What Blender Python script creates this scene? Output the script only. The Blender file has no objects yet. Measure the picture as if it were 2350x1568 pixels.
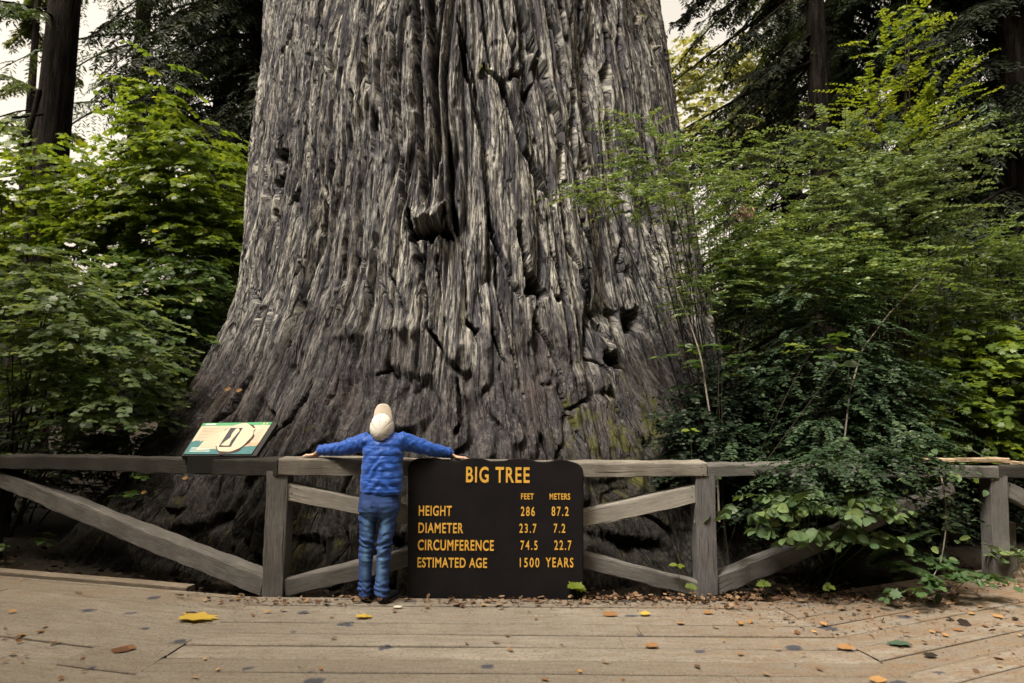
import bpy, bmesh, math, random
import numpy as np
from mathutils import Vector, Matrix

random.seed(7)
RNG = np.random.default_rng(11)
SC = bpy.context.scene
COL = SC.collection

# ------------------------------------------------------------------ camera
CAM_H, PITCH, ROLL = 1.26, 5.5, 0.5
cam_d = bpy.data.cameras.new('camera'); cam_d.lens = 24.0; cam_d.sensor_width = 36.0
cam_d.clip_start = 0.05; cam_d.clip_end = 2000
cam_d.dof.use_dof = True; cam_d.dof.focus_distance = 4.9; cam_d.dof.aperture_fstop = 2.8
cam = bpy.data.objects.new('camera', cam_d); COL.objects.link(cam)
CAM_R = Matrix.Rotation(math.radians(90 + PITCH), 3, 'X') @ Matrix.Rotation(math.radians(ROLL), 3, 'Z')
cam.matrix_world = Matrix.Translation((0, 0, CAM_H)) @ CAM_R.to_4x4()
SC.camera = cam

# ------------------------------------------------------------------ world, sun, exposure
SUN_EL, SUN_AZ = 56.0, 221.0          # azimuth clockwise from +Y: high, behind the camera, a little left
w = bpy.data.worlds.new('World'); SC.world = w; w.use_nodes = True
wn = w.node_tree; wn.nodes.clear()
sky = wn.nodes.new('ShaderNodeTexSky'); sky.sky_type = 'NISHITA'; sky.sun_disc = False
sky.sun_elevation = math.radians(SUN_EL); sky.sun_rotation = math.radians(SUN_AZ)
sky.altitude = 0; sky.air_density = 1.0; sky.dust_density = 8.0; sky.ozone_density = 1.0
hs = wn.nodes.new('ShaderNodeHueSaturation'); hs.inputs['Saturation'].default_value = 0.25   # thin overcast: the blue is veiled
tint = wn.nodes.new('ShaderNodeMix'); tint.data_type = 'RGBA'; tint.blend_type = 'MULTIPLY'
tint.inputs['Factor'].default_value = 1.0; tint.inputs['B'].default_value = (1.0, 0.865, 0.68, 1)
bg = wn.nodes.new('ShaderNodeBackground'); bg.inputs['Strength'].default_value = 0.15
wo = wn.nodes.new('ShaderNodeOutputWorld')
wn.links.new(sky.outputs[0], hs.inputs['Color']); wn.links.new(hs.outputs[0], tint.inputs['A'])
wn.links.new(tint.outputs['Result'], bg.inputs['Color']); wn.links.new(bg.outputs[0], wo.inputs['Surface'])
sun_d = bpy.data.lights.new('sun', 'SUN'); sun_d.energy = 1.5; sun_d.angle = math.radians(12); sun_d.color = (1.0, 0.975, 0.93)
sun = bpy.data.objects.new('sun', sun_d); COL.objects.link(sun)
_a, _e = math.radians(SUN_AZ), math.radians(SUN_EL)
_to = Vector((math.sin(_a) * math.cos(_e), math.cos(_a) * math.cos(_e), math.sin(_e)))
sun.rotation_euler = _to.to_track_quat('Z', 'Y').to_euler()
sun.location = _to * 40
SC.view_settings.view_transform = 'Standard'; SC.view_settings.look = 'None'
SC.view_settings.gamma = 1.0; SC.view_settings.use_curve_mapping = False
SC.view_settings.exposure = 1.65
SC.cycles.use_denoising = True; SC.cycles.denoiser = 'OPENIMAGEDENOISE'; SC.cycles.denoising_input_passes = 'RGB_ALBEDO_NORMAL'; SC.cycles.denoising_prefilter = 'NONE'
SC.cycles.sample_clamp_indirect = 3.0
SC.cycles.max_bounces = 6; SC.cycles.diffuse_bounces = 3; SC.cycles.glossy_bounces = 2
SC.cycles.transmission_bounces = 3; SC.cycles.transparent_max_bounces = 4
SC.cycles.caustics_reflective = False; SC.cycles.caustics_refractive = False

# ------------------------------------------------------------------ helpers
def at(x, y, Y):
    """point of the place seen at photo pixel (x, y) (2350 wide) at distance Y"""
    d = CAM_R @ Vector(((x - 1175) / 1566.67, (784 - y) / 1566.67, -1))
    k = Y / d.y
    return Vector((d.x * k, Y, CAM_H + d.z * k))

def on_ground(x, y, z=0.0):
    d = CAM_R @ Vector(((x - 1175) / 1566.67, (784 - y) / 1566.67, -1))
    k = (z - CAM_H) / d.z
    return Vector((d.x * k, d.y * k, z))

def tag(o, label=None, cat=None, group=None, kind=None):
    if label: o['label'] = label
    if cat: o['category'] = cat
    if group: o['group'] = group
    if kind: o['kind'] = kind
    return o

def empty(name, loc, label, cat, group=None):
    o = bpy.data.objects.new(name, None); COL.objects.link(o); o.location = loc
    o.empty_display_size = 0.1
    return tag(o, label, cat, group)

def link(name, me, m, parent=None, smooth=True):
    if m is not None:
        me.materials.clear(); me.materials.append(m)
    if smooth and len(me.polygons):
        me.polygons.foreach_set('use_smooth', np.ones(len(me.polygons), dtype=bool))
    o = bpy.data.objects.new(name, me); COL.objects.link(o)
    if parent is not None:
        o.parent = parent
        o.matrix_parent_inverse = Matrix.Translation(-world_loc(parent))
    return o

def world_loc(o):
    v = Vector(o.location)
    p = o.parent
    if p is not None and o.type == 'EMPTY': v += world_loc(p)
    if o.type != 'EMPTY':
        # mesh parents are built in world coordinates with no offset of their own
        return Vector((0, 0, 0))
    return v

def np_mesh(name, V, F):
    """V (n,3), F (m,k) all polygons with k corners"""
    V = np.ascontiguousarray(V, dtype=np.float32); F = np.ascontiguousarray(F, dtype=np.int32)
    me = bpy.data.meshes.new(name)
    me.vertices.add(len(V)); me.vertices.foreach_set('co', V.ravel())
    m, k = F.shape
    me.loops.add(m * k); me.loops.foreach_set('vertex_index', F.ravel())
    me.polygons.add(m)
    me.polygons.foreach_set('loop_start', np.arange(0, m * k, k, dtype=np.int32))
    me.update(calc_edges=True)
    return me

def add_attr(me, name, vals, kind='FLOAT'):
    a = me.attributes.new(name, kind, 'POINT')
    if kind == 'FLOAT': a.data.foreach_set('value', np.ascontiguousarray(vals, dtype=np.float32))
    else: a.data.foreach_set('vector', np.ascontiguousarray(vals, dtype=np.float32).ravel())

def bm_mesh(name, bm):
    me = bpy.data.meshes.new(name); bm.to_mesh(me); bm.free(); return me

# value noise ------------------------------------------------------
def _hash(ix, iy, seed):
    h = (ix.astype(np.int64) * 374761393 + iy.astype(np.int64) * 668265263 + seed * 1442695041) & 0x7fffffff
    h = ((h ^ (h >> 13)) * 1274126177) & 0x7fffffff
    h = (h ^ (h >> 16)) & 0xffffff
    return h / float(0xffffff)

def vnoise(x, y, seed=0):
    x = np.asarray(x, float); y = np.asarray(y, float)
    x, y = np.broadcast_arrays(x, y)
    ix = np.floor(x); iy = np.floor(y); fx = x - ix; fy = y - iy
    fx = fx * fx * (3 - 2 * fx); fy = fy * fy * (3 - 2 * fy)
    a = _hash(ix, iy, seed); b = _hash(ix + 1, iy, seed); c = _hash(ix, iy + 1, seed); d = _hash(ix + 1, iy + 1, seed)
    return (a * (1 - fx) + b * fx) * (1 - fy) + (c * (1 - fx) + d * fx) * fy

def fbm(x, y, seed=0, octv=3):
    s = 0; a = 0.5; t = 0
    for k in range(octv):
        s = s + a * vnoise(x * 2 ** k, y * 2 ** k, seed + 17 * k); t += a; a *= 0.5
    return s / t

def unit(v, axis=-1):
    return v / np.maximum(np.linalg.norm(v, axis=axis, keepdims=True), 1e-9)

# materials --------------------------------------------------------
class NT:
    def __init__(self, name):
        self.m = bpy.data.materials.new(name); self.m.use_nodes = True
        self.t = self.m.node_tree; self.p = self.t.nodes['Principled BSDF']; self.out = self.t.nodes['Material Output']
    def n(self, t, **kw):
        nd = self.t.nodes.new(t)
        for k, v in kw.items(): setattr(nd, k, v)
        return nd
    def l(self, a, b): self.t.links.new(a, b)
    def coords(self, kind='Object', scale=(1, 1, 1), attr=None):
        if attr:
            c = self.n('ShaderNodeAttribute', attribute_name=attr); src = c.outputs['Vector']
        else:
            c = self.n('ShaderNodeTexCoord'); src = c.outputs[kind]
        mp = self.n('ShaderNodeMapping'); mp.inputs['Scale'].default_value = scale
        self.l(src, mp.inputs['Vector']); return mp.outputs[0]
    def noise(self, vec, scale=5, detail=4, rough=0.6, dist=0.0):
        nd = self.n('ShaderNodeTexNoise'); nd.inputs['Scale'].default_value = scale
        nd.inputs['Detail'].default_value = detail; nd.inputs['Roughness'].default_value = rough
        nd.inputs['Distortion'].default_value = dist
        self.l(vec, nd.inputs['Vector']); return nd.outputs['Fac']
    def ramp(self, fac, stops):
        r = self.n('ShaderNodeValToRGB'); e = r.color_ramp.elements
        while len(e) < len(stops): e.new(0.5)
        for i, (p, c) in enumerate(stops):
            e[i].position = p; e[i].color = (c[0], c[1], c[2], 1) if hasattr(c, '__len__') else (c, c, c, 1)
        self.l(fac, r.inputs['Fac']); return r.outputs['Color']
    def mix(self, f, a, b, mode='MIX'):
        m = self.n('ShaderNodeMix', data_type='RGBA', blend_type=mode)
        for sock, v in (('Factor', f), ('A', a), ('B', b)):
            if hasattr(v, 'links'): self.l(v, m.inputs[sock])
            elif sock == 'Factor': m.inputs[sock].default_value = v
            else: m.inputs[sock].default_value = (v[0], v[1], v[2], 1)
        return m.outputs['Result']
    def math(self, op, a, b=0.0, clamp=False):
        m = self.n('ShaderNodeMath', operation=op, use_clamp=clamp)
        for i, v in enumerate((a, b)):
            if hasattr(v, 'links'): self.l(v, m.inputs[i])
            else: m.inputs[i].default_value = v
        return m.outputs[0]
    def base(self, c): 
        if hasattr(c, 'links'): self.l(c, self.p.inputs['Base Color'])
        else: self.p.inputs['Base Color'].default_value = (c[0], c[1], c[2], 1)
    def rough(self, r, spec=0.3):
        if hasattr(r, 'links'): self.l(r, self.p.inputs['Roughness'])
        else: self.p.inputs['Roughness'].default_value = r
        self.p.inputs['Specular IOR Level'].default_value = spec
    def bump(self, h, strength=0.4, dist=0.02):
        b = self.n('ShaderNodeBump'); b.inputs['Strength'].default_value = strength; b.inputs['Distance'].default_value = dist
        self.l(h, b.inputs['Height']); self.l(b.outputs[0], self.p.inputs['Normal'])
    def attr(self, name):
        return self.n('ShaderNodeAttribute', attribute_name=name).outputs['Fac']

def plain(name, c, rough=0.6, spec=0.3, var=0.25, scale=20, bump=0.0):
    t = NT(name); v = t.coords(); n = t.noise(v, scale, 4)
    t.base(t.mix(n, [x * (1 - var) for x in c], [min(1, x * (1 + var)) for x in c])); t.rough(rough, spec)
    if bump: t.bump(n, bump, 0.01)
    return t.m

def leaf_mat(name, stops, rough=0.45, spec=0.4, trans=0.35, tcol=1.5):
    """stops: colour ramp over the per-leaf random value"""
    t = NT(name); a = t.attr('rnd')
    c = t.ramp(a, stops); v = t.coords(scale=(1, 1, 1)); n = t.noise(v, 40, 2)
    c2 = t.mix(n, t.mix(1.0, c, (0.75, 0.8, 0.75), 'MULTIPLY'), t.mix(1.0, c, (1.2, 1.15, 1.1), 'MULTIPLY'))
    t.base(c2); t.rough(rough, spec)
    tr = t.n('ShaderNodeBsdfTranslucent'); t.l(t.mix(1.0, c, (tcol * 1.1, tcol, tcol * 0.45), 'MULTIPLY'), tr.inputs['Color'])
    ms = t.n('ShaderNodeMixShader'); ms.inputs[0].default_value = trans
    t.l(t.p.outputs[0], ms.inputs[1]); t.l(tr.outputs[0], ms.inputs[2]); t.l(ms.outputs[0], t.out.inputs['Surface'])
    return t.m

def wood_mat(name, light, dark, axis_scale, weather=0.5):
    t = NT(name); v = t.coords(attr='grain', scale=axis_scale)
    g = t.noise(v, 6, 6, 0.65, 0.6); b = t.noise(t.coords(attr='grain', scale=(1, 1, 1)), 3.5, 4, 0.6)
    c = t.mix(t.ramp(g, [(0.32, 0), (0.68, 1)]), dark, light)
    st = t.ramp(b, [(0.35, 0), (0.62, 1)])
    c = t.mix(t.math('MULTIPLY', st, weather), c, [x * 0.32 for x in light])
    ck = t.noise(t.coords(attr='grain', scale=[x * 1.0 for x in (axis_scale[0] * .45, axis_scale[1] * 1.3, axis_scale[2] * 1.3)]), 2.6, 3, .5, .3)
    c = t.mix(t.ramp(ck, [(.655, 0), (.69, .9)]), c, [x * .12 for x in light])
    fl = t.noise(t.coords(attr='grain', scale=(20, 30, 30)), 6, 3, .7); c = t.mix(t.ramp(fl, [(.55, 0), (.75, .5)]), c, [x * .4 for x in dark])
    t.base(c); t.rough(0.85, 0.15); t.bump(t.math('SUBTRACT', g, t.ramp(ck, [(.64, 0), (.69, 1)])), 0.6, 0.006)
    return t.m

# tubes ------------------------------------------------------------
def tubes(name, lines, radii, m, parent, sides=5):
    """lines: list of (k,3) arrays, radii: list of (k,) arrays -> one mesh"""
    Vs, Fs, off = [], [], 0
    sl = sides if isinstance(sides, list) else [sides] * len(lines)
    for P, r, sides in zip(lines, radii, sl):
        ang = np.linspace(0, 2 * np.pi, sides, endpoint=False)
        P = np.asarray(P, float); k = len(P)
        r = np.broadcast_to(np.asarray(r, float), (k,))
        T = unit(np.gradient(P, axis=0)); up = np.where(np.abs(T[:, 2:3]) > 0.9, np.array([[1., 0, 0]]), np.array([[0, 0, 1.]]))
        A = unit(np.cross(T, up)); B = np.cross(T, A)
        ring = P[:, None, :] + r[:, None, None] * (np.cos(ang)[None, :, None] * A[:, None, :] + np.sin(ang)[None, :, None] * B[:, None, :])
        Vs.append(ring.reshape(-1, 3))
        i = np.arange(k - 1)[:, None] * sides; j = np.arange(sides)[None, :]; j2 = (j + 1) % sides
        Fs.append(np.stack([i + j, i + j2, i + sides + j2, i + sides + j], -1).reshape(-1, 4) + off)
        off += k * sides
    if not Vs: return None
    return link(name, np_mesh(name, np.concatenate(Vs), np.concatenate(Fs)), m, parent)

# leaves -----------------------------------------------------------
def fan(outline, zf=None):
    """closed outline (k,2) in leaf plane, x along the leaf, as quads/tris strip about the midrib, folded slightly"""
    o = np.array(outline, float)
    z = np.abs(o[:, 1]) * 0.25 - 0.12 * o[:, 0] ** 2
    return np.c_[o, z]

def T_oval(wd=0.5):      # leaf length 1
    up = [(0.0, 0.0), (0.25, wd * .42), (0.6, wd * .46), (0.85, wd * .25), (1.0, 0.0)]
    V = [(x, 0, -0.10 * x * x) for x, _ in up] + [(x, y, y * .28 - .1 * x * x) for x, y in up[1:-1]] + [(x, -y, y * .28 - .1 * x * x) for x, y in up[1:-1]]
    F = [(0, 1, 5), (1, 2, 6), (1, 6, 5), (2, 3, 7), (2, 7, 6), (3, 4, 7),
         (0, 8, 1), (1, 9, 2), (1, 8, 9), (2, 10, 3), (2, 9, 10), (3, 10, 4)]
    return np.array(V, float), np.array(F)

def T_small(wd=0.5):
    V = [(0, 0, 0), (.5, wd * .5, .06), (1, 0, -.08), (.5, -wd * .5, .06)]
    return np.array(V, float), np.array([(0, 1, 2), (0, 2, 3)])

def T_maple():           # vine maple: seven short lobes
    pts = [(0.0, 0.0)]
    angs = [150, 125, 100, 78, 52, 30, 14, 0]
    rad = [0.30, 0.52, 0.38, 0.62, 0.42, 0.60, 0.46, 0.66]
    c = np.array((0.36, 0))
    half = [(c[0] + r * math.cos(math.radians(a)), r * math.sin(math.radians(a)) * 0.95) for a, r in zip(angs, rad)]
    out = [(-0.02, 0)] + half + [(x, -y) for x, y in half[-2::-1]]
    V = [(c[0], 0, -0.03)] + [(x, y, abs(y) * .12 - .22 * x * x + 0.05) for x, y in out]
    k = len(out)
    F = [(0, 1 + (i + 1) % k, 1 + i) for i in range(k)]
    return np.array(V, float), np.array(F)[:, ::-1]

def scatter(name, tmpl, T, M, m, parent, rnd=None, kind=None):
    V, F = tmpl
    n = len(T)
    if n == 0: return None
    W = np.einsum('nij,kj->nki', M, V) + T[:, None, :]
    FF = (F[None, :, :] + (np.arange(n) * len(V))[:, None, None]).reshape(-1, F.shape[1])
    me = np_mesh(name, W.reshape(-1, 3), FF)
    if rnd is None: rnd = RNG.random(n)
    add_attr(me, 'rnd', np.repeat(rnd, len(V)))
    o = link(name, me, m, parent, smooth=False)
    if kind: o['kind'] = kind
    return o

def spray_leaves(O, D, L, n, size, droop=0.3, beta=35, flat=1.0, tilt=0.35, taper=0.4, both=True, start=0.15, hang=0.0, up=(0, 0, 1)):
    """O,D (S,3), L (S,) -> leaf positions T, matrices M; leaves in two rows along an arching twig"""
    S = len(O); D = unit(np.asarray(D, float)); L = np.asarray(L, float)
    Ts, Ms = [], []
    upv = np.broadcast_to(np.asarray(up, float), (S, 3))
    for k in range(n):
        t = start + (1 - start) * (k + RNG.random(S) * .6) / n
        P = O + D * (L * t)[:, None]; P[:, 2] -= droop * L * t * t
        dt = D.copy(); dt[:, 2] -= 2 * droop * t; dt = unit(dt)
        s = unit(np.cross(dt, upv) + 1e-4)
        for sg in ((1, -1) if both else (1 if k % 2 else -1,)):
            b = np.radians(beta) + RNG.normal(0, .25, S)
            a = s * (sg * np.cos(b))[:, None] + dt * np.sin(b)[:, None]
            a = a + RNG.normal(0, .12, (S, 3)); a[:, 2] = a[:, 2] * flat - hang
            a = unit(a)
            nrm = np.cross(dt, s); nrm = np.where(nrm[:, 2:3] < 0, -nrm, nrm)
            nrm = unit(nrm + RNG.normal(0, tilt, (S, 3)))
            nrm = unit(nrm - a * np.sum(nrm * a, 1, keepdims=True))
            bt = np.cross(nrm, a)
            sz = size * (1 - taper * t) * (0.7 + .6 * RNG.random(S))
            Ms.append(np.stack([a, bt, nrm], -1) * sz[:, None, None]); Ts.append(P)
    return np.concatenate(Ts), np.concatenate(Ms)

def twig_lines(O, D, L, droop, k=5):
    out = []
    t = np.linspace(0, 1, k)
    D = unit(np.asarray(D, float))
    for o, d, l in zip(O, D, L):
        P = o + d * (l * t)[:, None]; P[:, 2] -= droop * l * t * t
        out.append(P)
    return out
# ------------------------------------------------------------------ ground
def soil_mat():
    t = NT('soil'); v = t.coords(); n = t.noise(v, 1.2, 5, .7); f = t.noise(v, 30, 5, .7)
    c = t.mix(t.ramp(n, [(.4, 0), (.6, 1)]), (0.012, 0.010, 0.008), (0.022, 0.018, 0.013))
    t.base(t.mix(t.ramp(f, [(.5, 0), (.75, 1)]), c, (0.035, 0.027, 0.018))); t.rough(.95, .1); t.bump(f, .8, .03)
    return t.m

def make_ground():
    xs = np.concatenate([np.linspace(-400, -14, 14), np.linspace(-12, 12, 121), np.linspace(14, 400, 14)])
    ys = np.concatenate([np.linspace(-400, -9, 14), np.linspace(-8, 22, 151), np.linspace(24, 500, 14)])
    X, Y = np.meshgrid(xs, ys)
    Z = -0.07 + 0.05 * (fbm(X * 1.7, Y * 1.7, 3, 4) - .5)
    front = on_ground(1200, 1376).y
    Z = np.where(Y < front + .05, -0.10, Z)
    Z += np.clip((Y - 11) * .03, 0, .6) * (np.abs(X) < 60)
    nx, ny = len(xs), len(ys)
    i = np.arange(ny - 1)[:, None] * nx + np.arange(nx - 1)[None, :]
    F = np.stack([i, i + 1, i + nx + 1, i + nx], -1).reshape(-1, 4)
    o = link('ground', np_mesh('ground', np.stack([X, Y, Z], -1).reshape(-1, 3), F), soil_mat())
    tag(o, kind='structure')

# ------------------------------------------------------------------ boardwalk
def deck_mat():
    t = NT('dusty_boards'); 
    g = t.coords(attr='grain', scale=(1, 1, 1)); gs = t.coords(attr='grain', scale=(1.6, 11, 1))
    o = t.coords()
    grain = t.noise(gs, 2.2, 6, .7, .4); big = t.noise(o, 1.3, 5, .6); mid = t.noise(t.coords(scale=(1, 2.2, 1)), 7, 5, .65); fine = t.noise(o, 48, 5, .85)
    rnd = t.attr('rnd')
    dust = t.mix(t.ramp(big, [(.35, 0), (.65, 1)]), (0.215, 0.195, 0.163), (0.270, 0.248, 0.210))
    c = t.mix(t.ramp(grain, [(.34, .8), (.58, 0)]), dust, (0.150, 0.130, 0.106))
    c = t.mix(t.math('MULTIPLY', rnd, .6), c, (0.140, 0.122, 0.098))
    c = t.mix(t.ramp(mid, [(.54, 0), (.74, .75)]), c, (0.145, 0.105, 0.07))
    dirt = t.math('MULTIPLY', t.attr('dirt'), t.ramp(t.noise(t.coords(scale=(1, 2.5, 1)), 4.5, 6, .7), [(.40, 0), (.60, 1)]))
    c = t.mix(dirt, c, (0.18, 0.125, 0.078))
    c = t.mix(t.ramp(fine, [(.50, 0), (.68, .85)]), c, (0.082, 0.070, 0.058))
    c = t.mix(t.ramp(t.noise(o, 75, 3, .8), [(.58, 0), (.70, .6)]), c, (0.36, 0.32, 0.26))
    # worn damp spots, a few centimetres wide
    vo = t.n('ShaderNodeTexVoronoi'); vo.voronoi_dimensions = '2D'; vo.inputs['Scale'].default_value = 3.6; vo.inputs['Randomness'].default_value = 1.0
    dn = t.noise(o, 14, 3)
    wv = t.n('ShaderNodeVectorMath', operation='ADD'); t.l(o, wv.inputs[0])
    t.l(t.mix(1.0, (0, 0, 0), t.mix(1.0, t.math('MULTIPLY', dn, .10), (1, 1, 0), 'MULTIPLY')), wv.inputs[1])
    t.l(wv.outputs[0], vo.inputs['Vector'])

    sep = t.n('ShaderNodeSeparateColor'); t.l(vo.outputs['Color'], sep.inputs[0])
    sel = t.math('GREATER_THAN', sep.outputs[0], .63)
    size = t.math('MULTIPLY', sep.outputs[1], .23)
    spot = t.math('MULTIPLY', t.math('MULTIPLY', t.math('SUBTRACT', size, vo.outputs['Distance'], True), 14, True), sel)
    c = t.mix(t.math('MULTIPLY', spot, .85), c, (0.032, 0.040, 0.060))
    t.base(c); t.rough(.9, .12); t.bump(t.math('ADD', t.math('MULTIPLY', grain, .3), t.math('MULTIPLY', fine, .7)), .7, .008)
    return t.m

def planks(poly, d, width, gap, seed, jitter=.004, length=7.5, dirtf=None):
    """boards along direction d clipped to the convex polygon (ccw, xy) -> list of (verts, faces, grain, rnd)"""
    r = random.Random(seed)
    d = Vector((d[0], d[1], 0)).normalized(); s = Vector((-d.y, d.x, 0)); c = Vector((sum(p[0] for p in poly) / len(poly), sum(p[1] for p in poly) / len(poly), 0))
    ext = max((Vector((p[0], p[1], 0)) - c).length for p in poly) + .5
    out = bmesh.new(); gl = out.verts.layers.float_vector.new('grain'); rl = out.verts.layers.float.new('rnd')
    k = -ext
    while k < ext:
        wd = width * r.uniform(.94, 1.05); u = -ext - r.uniform(0, length)
        while u < ext:
            ln = length * r.uniform(.85, 1.15)
            b = bmesh.new(); z = r.uniform(-jitter, jitter); tw = r.uniform(-.003, .003)
            n = 14
            grid = []
            for i in range(n + 1):
                row = []
                for (sv, zv) in ((0, -.05), (0, -.005), (.006, 0), (wd - .006, 0), (wd, -.005), (wd, -.05)):
                    a = u + (ln - .004) * i / n
                    e = .004 * math.sin(a * 9 + k * 31) + .003 * math.sin(a * 23 + k * 7)
                    row.append(b.verts.new(c + d * a + s * (k + sv + (e if sv < .1 else e * .7)) + Vector((0, 0, z + zv + tw * (sv / wd - .5)))))
                grid.append(row)
            for i in range(n):
                for j in range(5): b.faces.new((grid[i][j], grid[i][j + 1], grid[i + 1][j + 1], grid[i + 1][j]))
            b.faces.new(list(reversed(grid[0]))); b.faces.new(grid[-1])
            m = len(poly)
            for i in range(m):
                p, q = poly[i], poly[(i + 1) % m]
                nrm = Vector((q[1] - p[1], -(q[0] - p[0]), 0)).normalized()
                if not b.verts: break
                res = bmesh.ops.bisect_plane(b, geom=b.verts[:] + b.edges[:] + b.faces[:], plane_co=Vector((p[0], p[1], 0)), plane_no=nrm, clear_outer=True)
            rr = r.random(); off = r.uniform(0, 50)
            mp = {}
            for v in b.verts:
                nv = out.verts.new(v.co); q = v.co - c
                nv[gl] = (q.dot(d) + off, q.dot(s) + off * .37, v.co.z); nv[rl] = rr; mp[v] = nv
            for f in b.faces:
                try: out.faces.new([mp[v] for v in f.verts])
                except ValueError: pass
            b.free(); u += ln
        k += wd + gap
    return out

def make_deck():
    g = lambda x, y: tuple(on_ground(x, y)[:2])
    m = deck_mat()
    back = on_ground(1200, 1377).y
    bL = g(585, 1378)                       # where the left seam meets the back edge
    sL = g(285, 1568)
    sd = Vector((sL[0] - bL[0], sL[1] - bL[1])); sLf = (bL[0] + sd.x * 9, bL[1] + sd.y * 9)
    bR = g(1790, 1404); sR = g(2101, 1568)
    rd = Vector((sR[0] - bR[0], sR[1] - bR[1])); sRf = (bR[0] + rd.x * 9, bR[1] + rd.y * 9)
    yN = min(sLf[1], sRf[1])
    bR0 = (bR[0] - rd.x * .02, back)
    tL = (back - bL[1])
    center = [(bL[0], back), sLf, sRf, (bR0[0], back)]
    l0, l1 = g(0, 1428), g(430, 1476)
    k0, k1 = g(0, 1320), g(400, 1352)
    kd = Vector((k1[0] - k0[0], k1[1] - k0[1])).normalized()
    kfar = (k0[0] - kd.x * 5, k0[1] - kd.y * 5)
    left = [(bL[0], back), kfar, (kfar[0] - 3, kfar[1] - 10), (sLf[0] - .001, sLf[1])]
    r0, r1 = g(2100, 1450), g(2350, 1400)
    right = [(bR0[0], back), sRf, (sRf[0] + 9, sRf[1]), (sRf[0] + 9, back + 3.2), (bR0[0] + 4.0, back + 1.9)]
    bms = []
    for poly, d, sd_ in ((center, (1, 0.004), 1), (left, (l1[0] - l0[0], l1[1] - l0[1]), 2), (right, (r1[0] - r0[0], r1[1] - r0[1]), 3)):
        bms.append(planks(poly, d, .165 if sd_ != 2 else .24, .015 if sd_ == 1 else .008, sd_))
    V, F, G, R = [], [], [], []
    for b in bms:
        b.verts.index_update(); o = len(V)
        gl = b.verts.layers.float_vector['grain']; rl = b.verts.layers.float['rnd']
        for v in b.verts: V.append(v.co[:]); G.append(v[gl][:]); R.append(v[rl])
        for f in b.faces: F.append([v.index + o for v in f.verts])
        b.free()
    me = bpy.data.meshes.new('boardwalk'); me.from_pydata(V, [], F); me.update()
    A = np.array(V)
    add_attr(me, 'grain', np.array(G), 'FLOAT_VECTOR'); add_attr(me, 'rnd', np.array(R))
    # tracked-in soil lies thick on the right half of the walk and along the fence
    add_attr(me, 'dirt', np.clip((A[:, 0] - .2) / 1.8, 0, 1) * .9 + np.clip(1 - (back - A[:, 1]) / .25, 0, 1) * .5)
    tag(link('boardwalk', me, m, smooth=False), kind='structure')
    # packed dust in the joints: a sheet just under the board faces
    P = [(-14, -9, -.014), (14, -9, -.014), (14, back - .01, -.014), (-14, back - .01, -.014)]
    me = bpy.data.meshes.new('boardwalk_dust')
    cl = [center, left, right]; VV, FF = [], []
    for pl in cl:
        o = len(VV); VV += [(p[0], p[1], -.009) for p in pl]; FF.append(list(range(o, o + len(pl))))
    me.from_pydata(VV, [], FF); me.update()
    tag(link('boardwalk_dust', me, plain('joint_dust', (0.045, 0.037, 0.030), .95, .1, .5, 25), smooth=False), kind='structure')
    # kerb board along the left edge
    bm = bmesh.new()
    A0 = Vector((kfar[0], kfar[1], 0)); n = Vector((-kd.y, kd.x, 0))
    e = Vector((g(432, 1352)[0], g(432, 1352)[1], 0))
    L = (e - A0).length; N = 40
    rows = []
    for i in range(N + 1):
        p = A0 + Vector((kd.x, kd.y, 0)) * (L * i / N) + n * (.01 + .004 * math.sin(i * .9))
        z = .022 - .03 * max(0, i / N - .8)
        rows.append([bm.verts.new(p + n * a + Vector((0, 0, b))) for a, b in ((0, -.05), (0, z - .006), (.006, z), (.085, z), (.09, z - .006), (.09, -.08))])
    for i in range(N):
        for j in range(5): bm.faces.new((rows[i][j], rows[i + 1][j], rows[i + 1][j + 1], rows[i][j + 1]))
    bm.faces.new(rows[0]); bm.faces.new(list(reversed(rows[-1])))
    bmesh.ops.recalc_face_normals(bm, faces=bm.faces[:])
    me = bm_mesh('kerb_board', bm)
    c = np.array([v.co[:] for v in me.vertices]); add_attr(me, 'grain', np.c_[c @ np.array([kd.x, kd.y, 0]), c @ np.array([-kd.y, kd.x, 0]), c[:, 2]], 'FLOAT_VECTOR')
    tag(link('kerb_board', me, wood_mat('kerb_wood', (0.30, 0.25, 0.19), (0.12, 0.10, 0.08), (2, 30, 30), .4), smooth=False),
        'weathered kerb board edging the left side of the boardwalk', 'kerb board')

# ------------------------------------------------------------------ the giant redwood
TX, TY = -0.645, 9.2
_SL = [(0, 628), (100, 617), (200, 607), (300, 597), (400, 585), (500, 575), (600, 560), (700, 540), (780, 510), (850, 485), (900, 455), (950, 420), (1000, 380), (1040, 345), (1100, 310), (1209, 237), (1276, 167), (1330, 110)]
_SR = [(0, 1505), (100, 1525), (200, 1540), (300, 1555), (400, 1572), (500, 1587), (600, 1602), (700, 1622), (780, 1645), (850, 1675), (900, 1700), (950, 1735), (1000, 1775), (1100, 1850), (1209, 1925), (1276, 1990), (1330, 2040)]
def _sil(rows):
    zs, rs = [], []
    for y, x in rows:
        p = at(x, y, TY); h = Vector((p.x, p.y)).normalized()
        c = Vector((TX, TY)); along = c.dot(h); R = abs(c.x * h.y - c.y * h.x)
        zs.append(at(x, y, (h * along).y).z); rs.append(R)
    zs = np.array(zs)[::-1]; rs = np.array(rs)[::-1]
    return np.r_[zs, 9, 13, 18, 24], np.r_[rs, rs[-1] - .16, rs[-1] - .42, rs[-1] - .65, rs[-1] - .9]
ZL, RL = _sil(_SL); ZR, RR = _sil(_SR)
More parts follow.
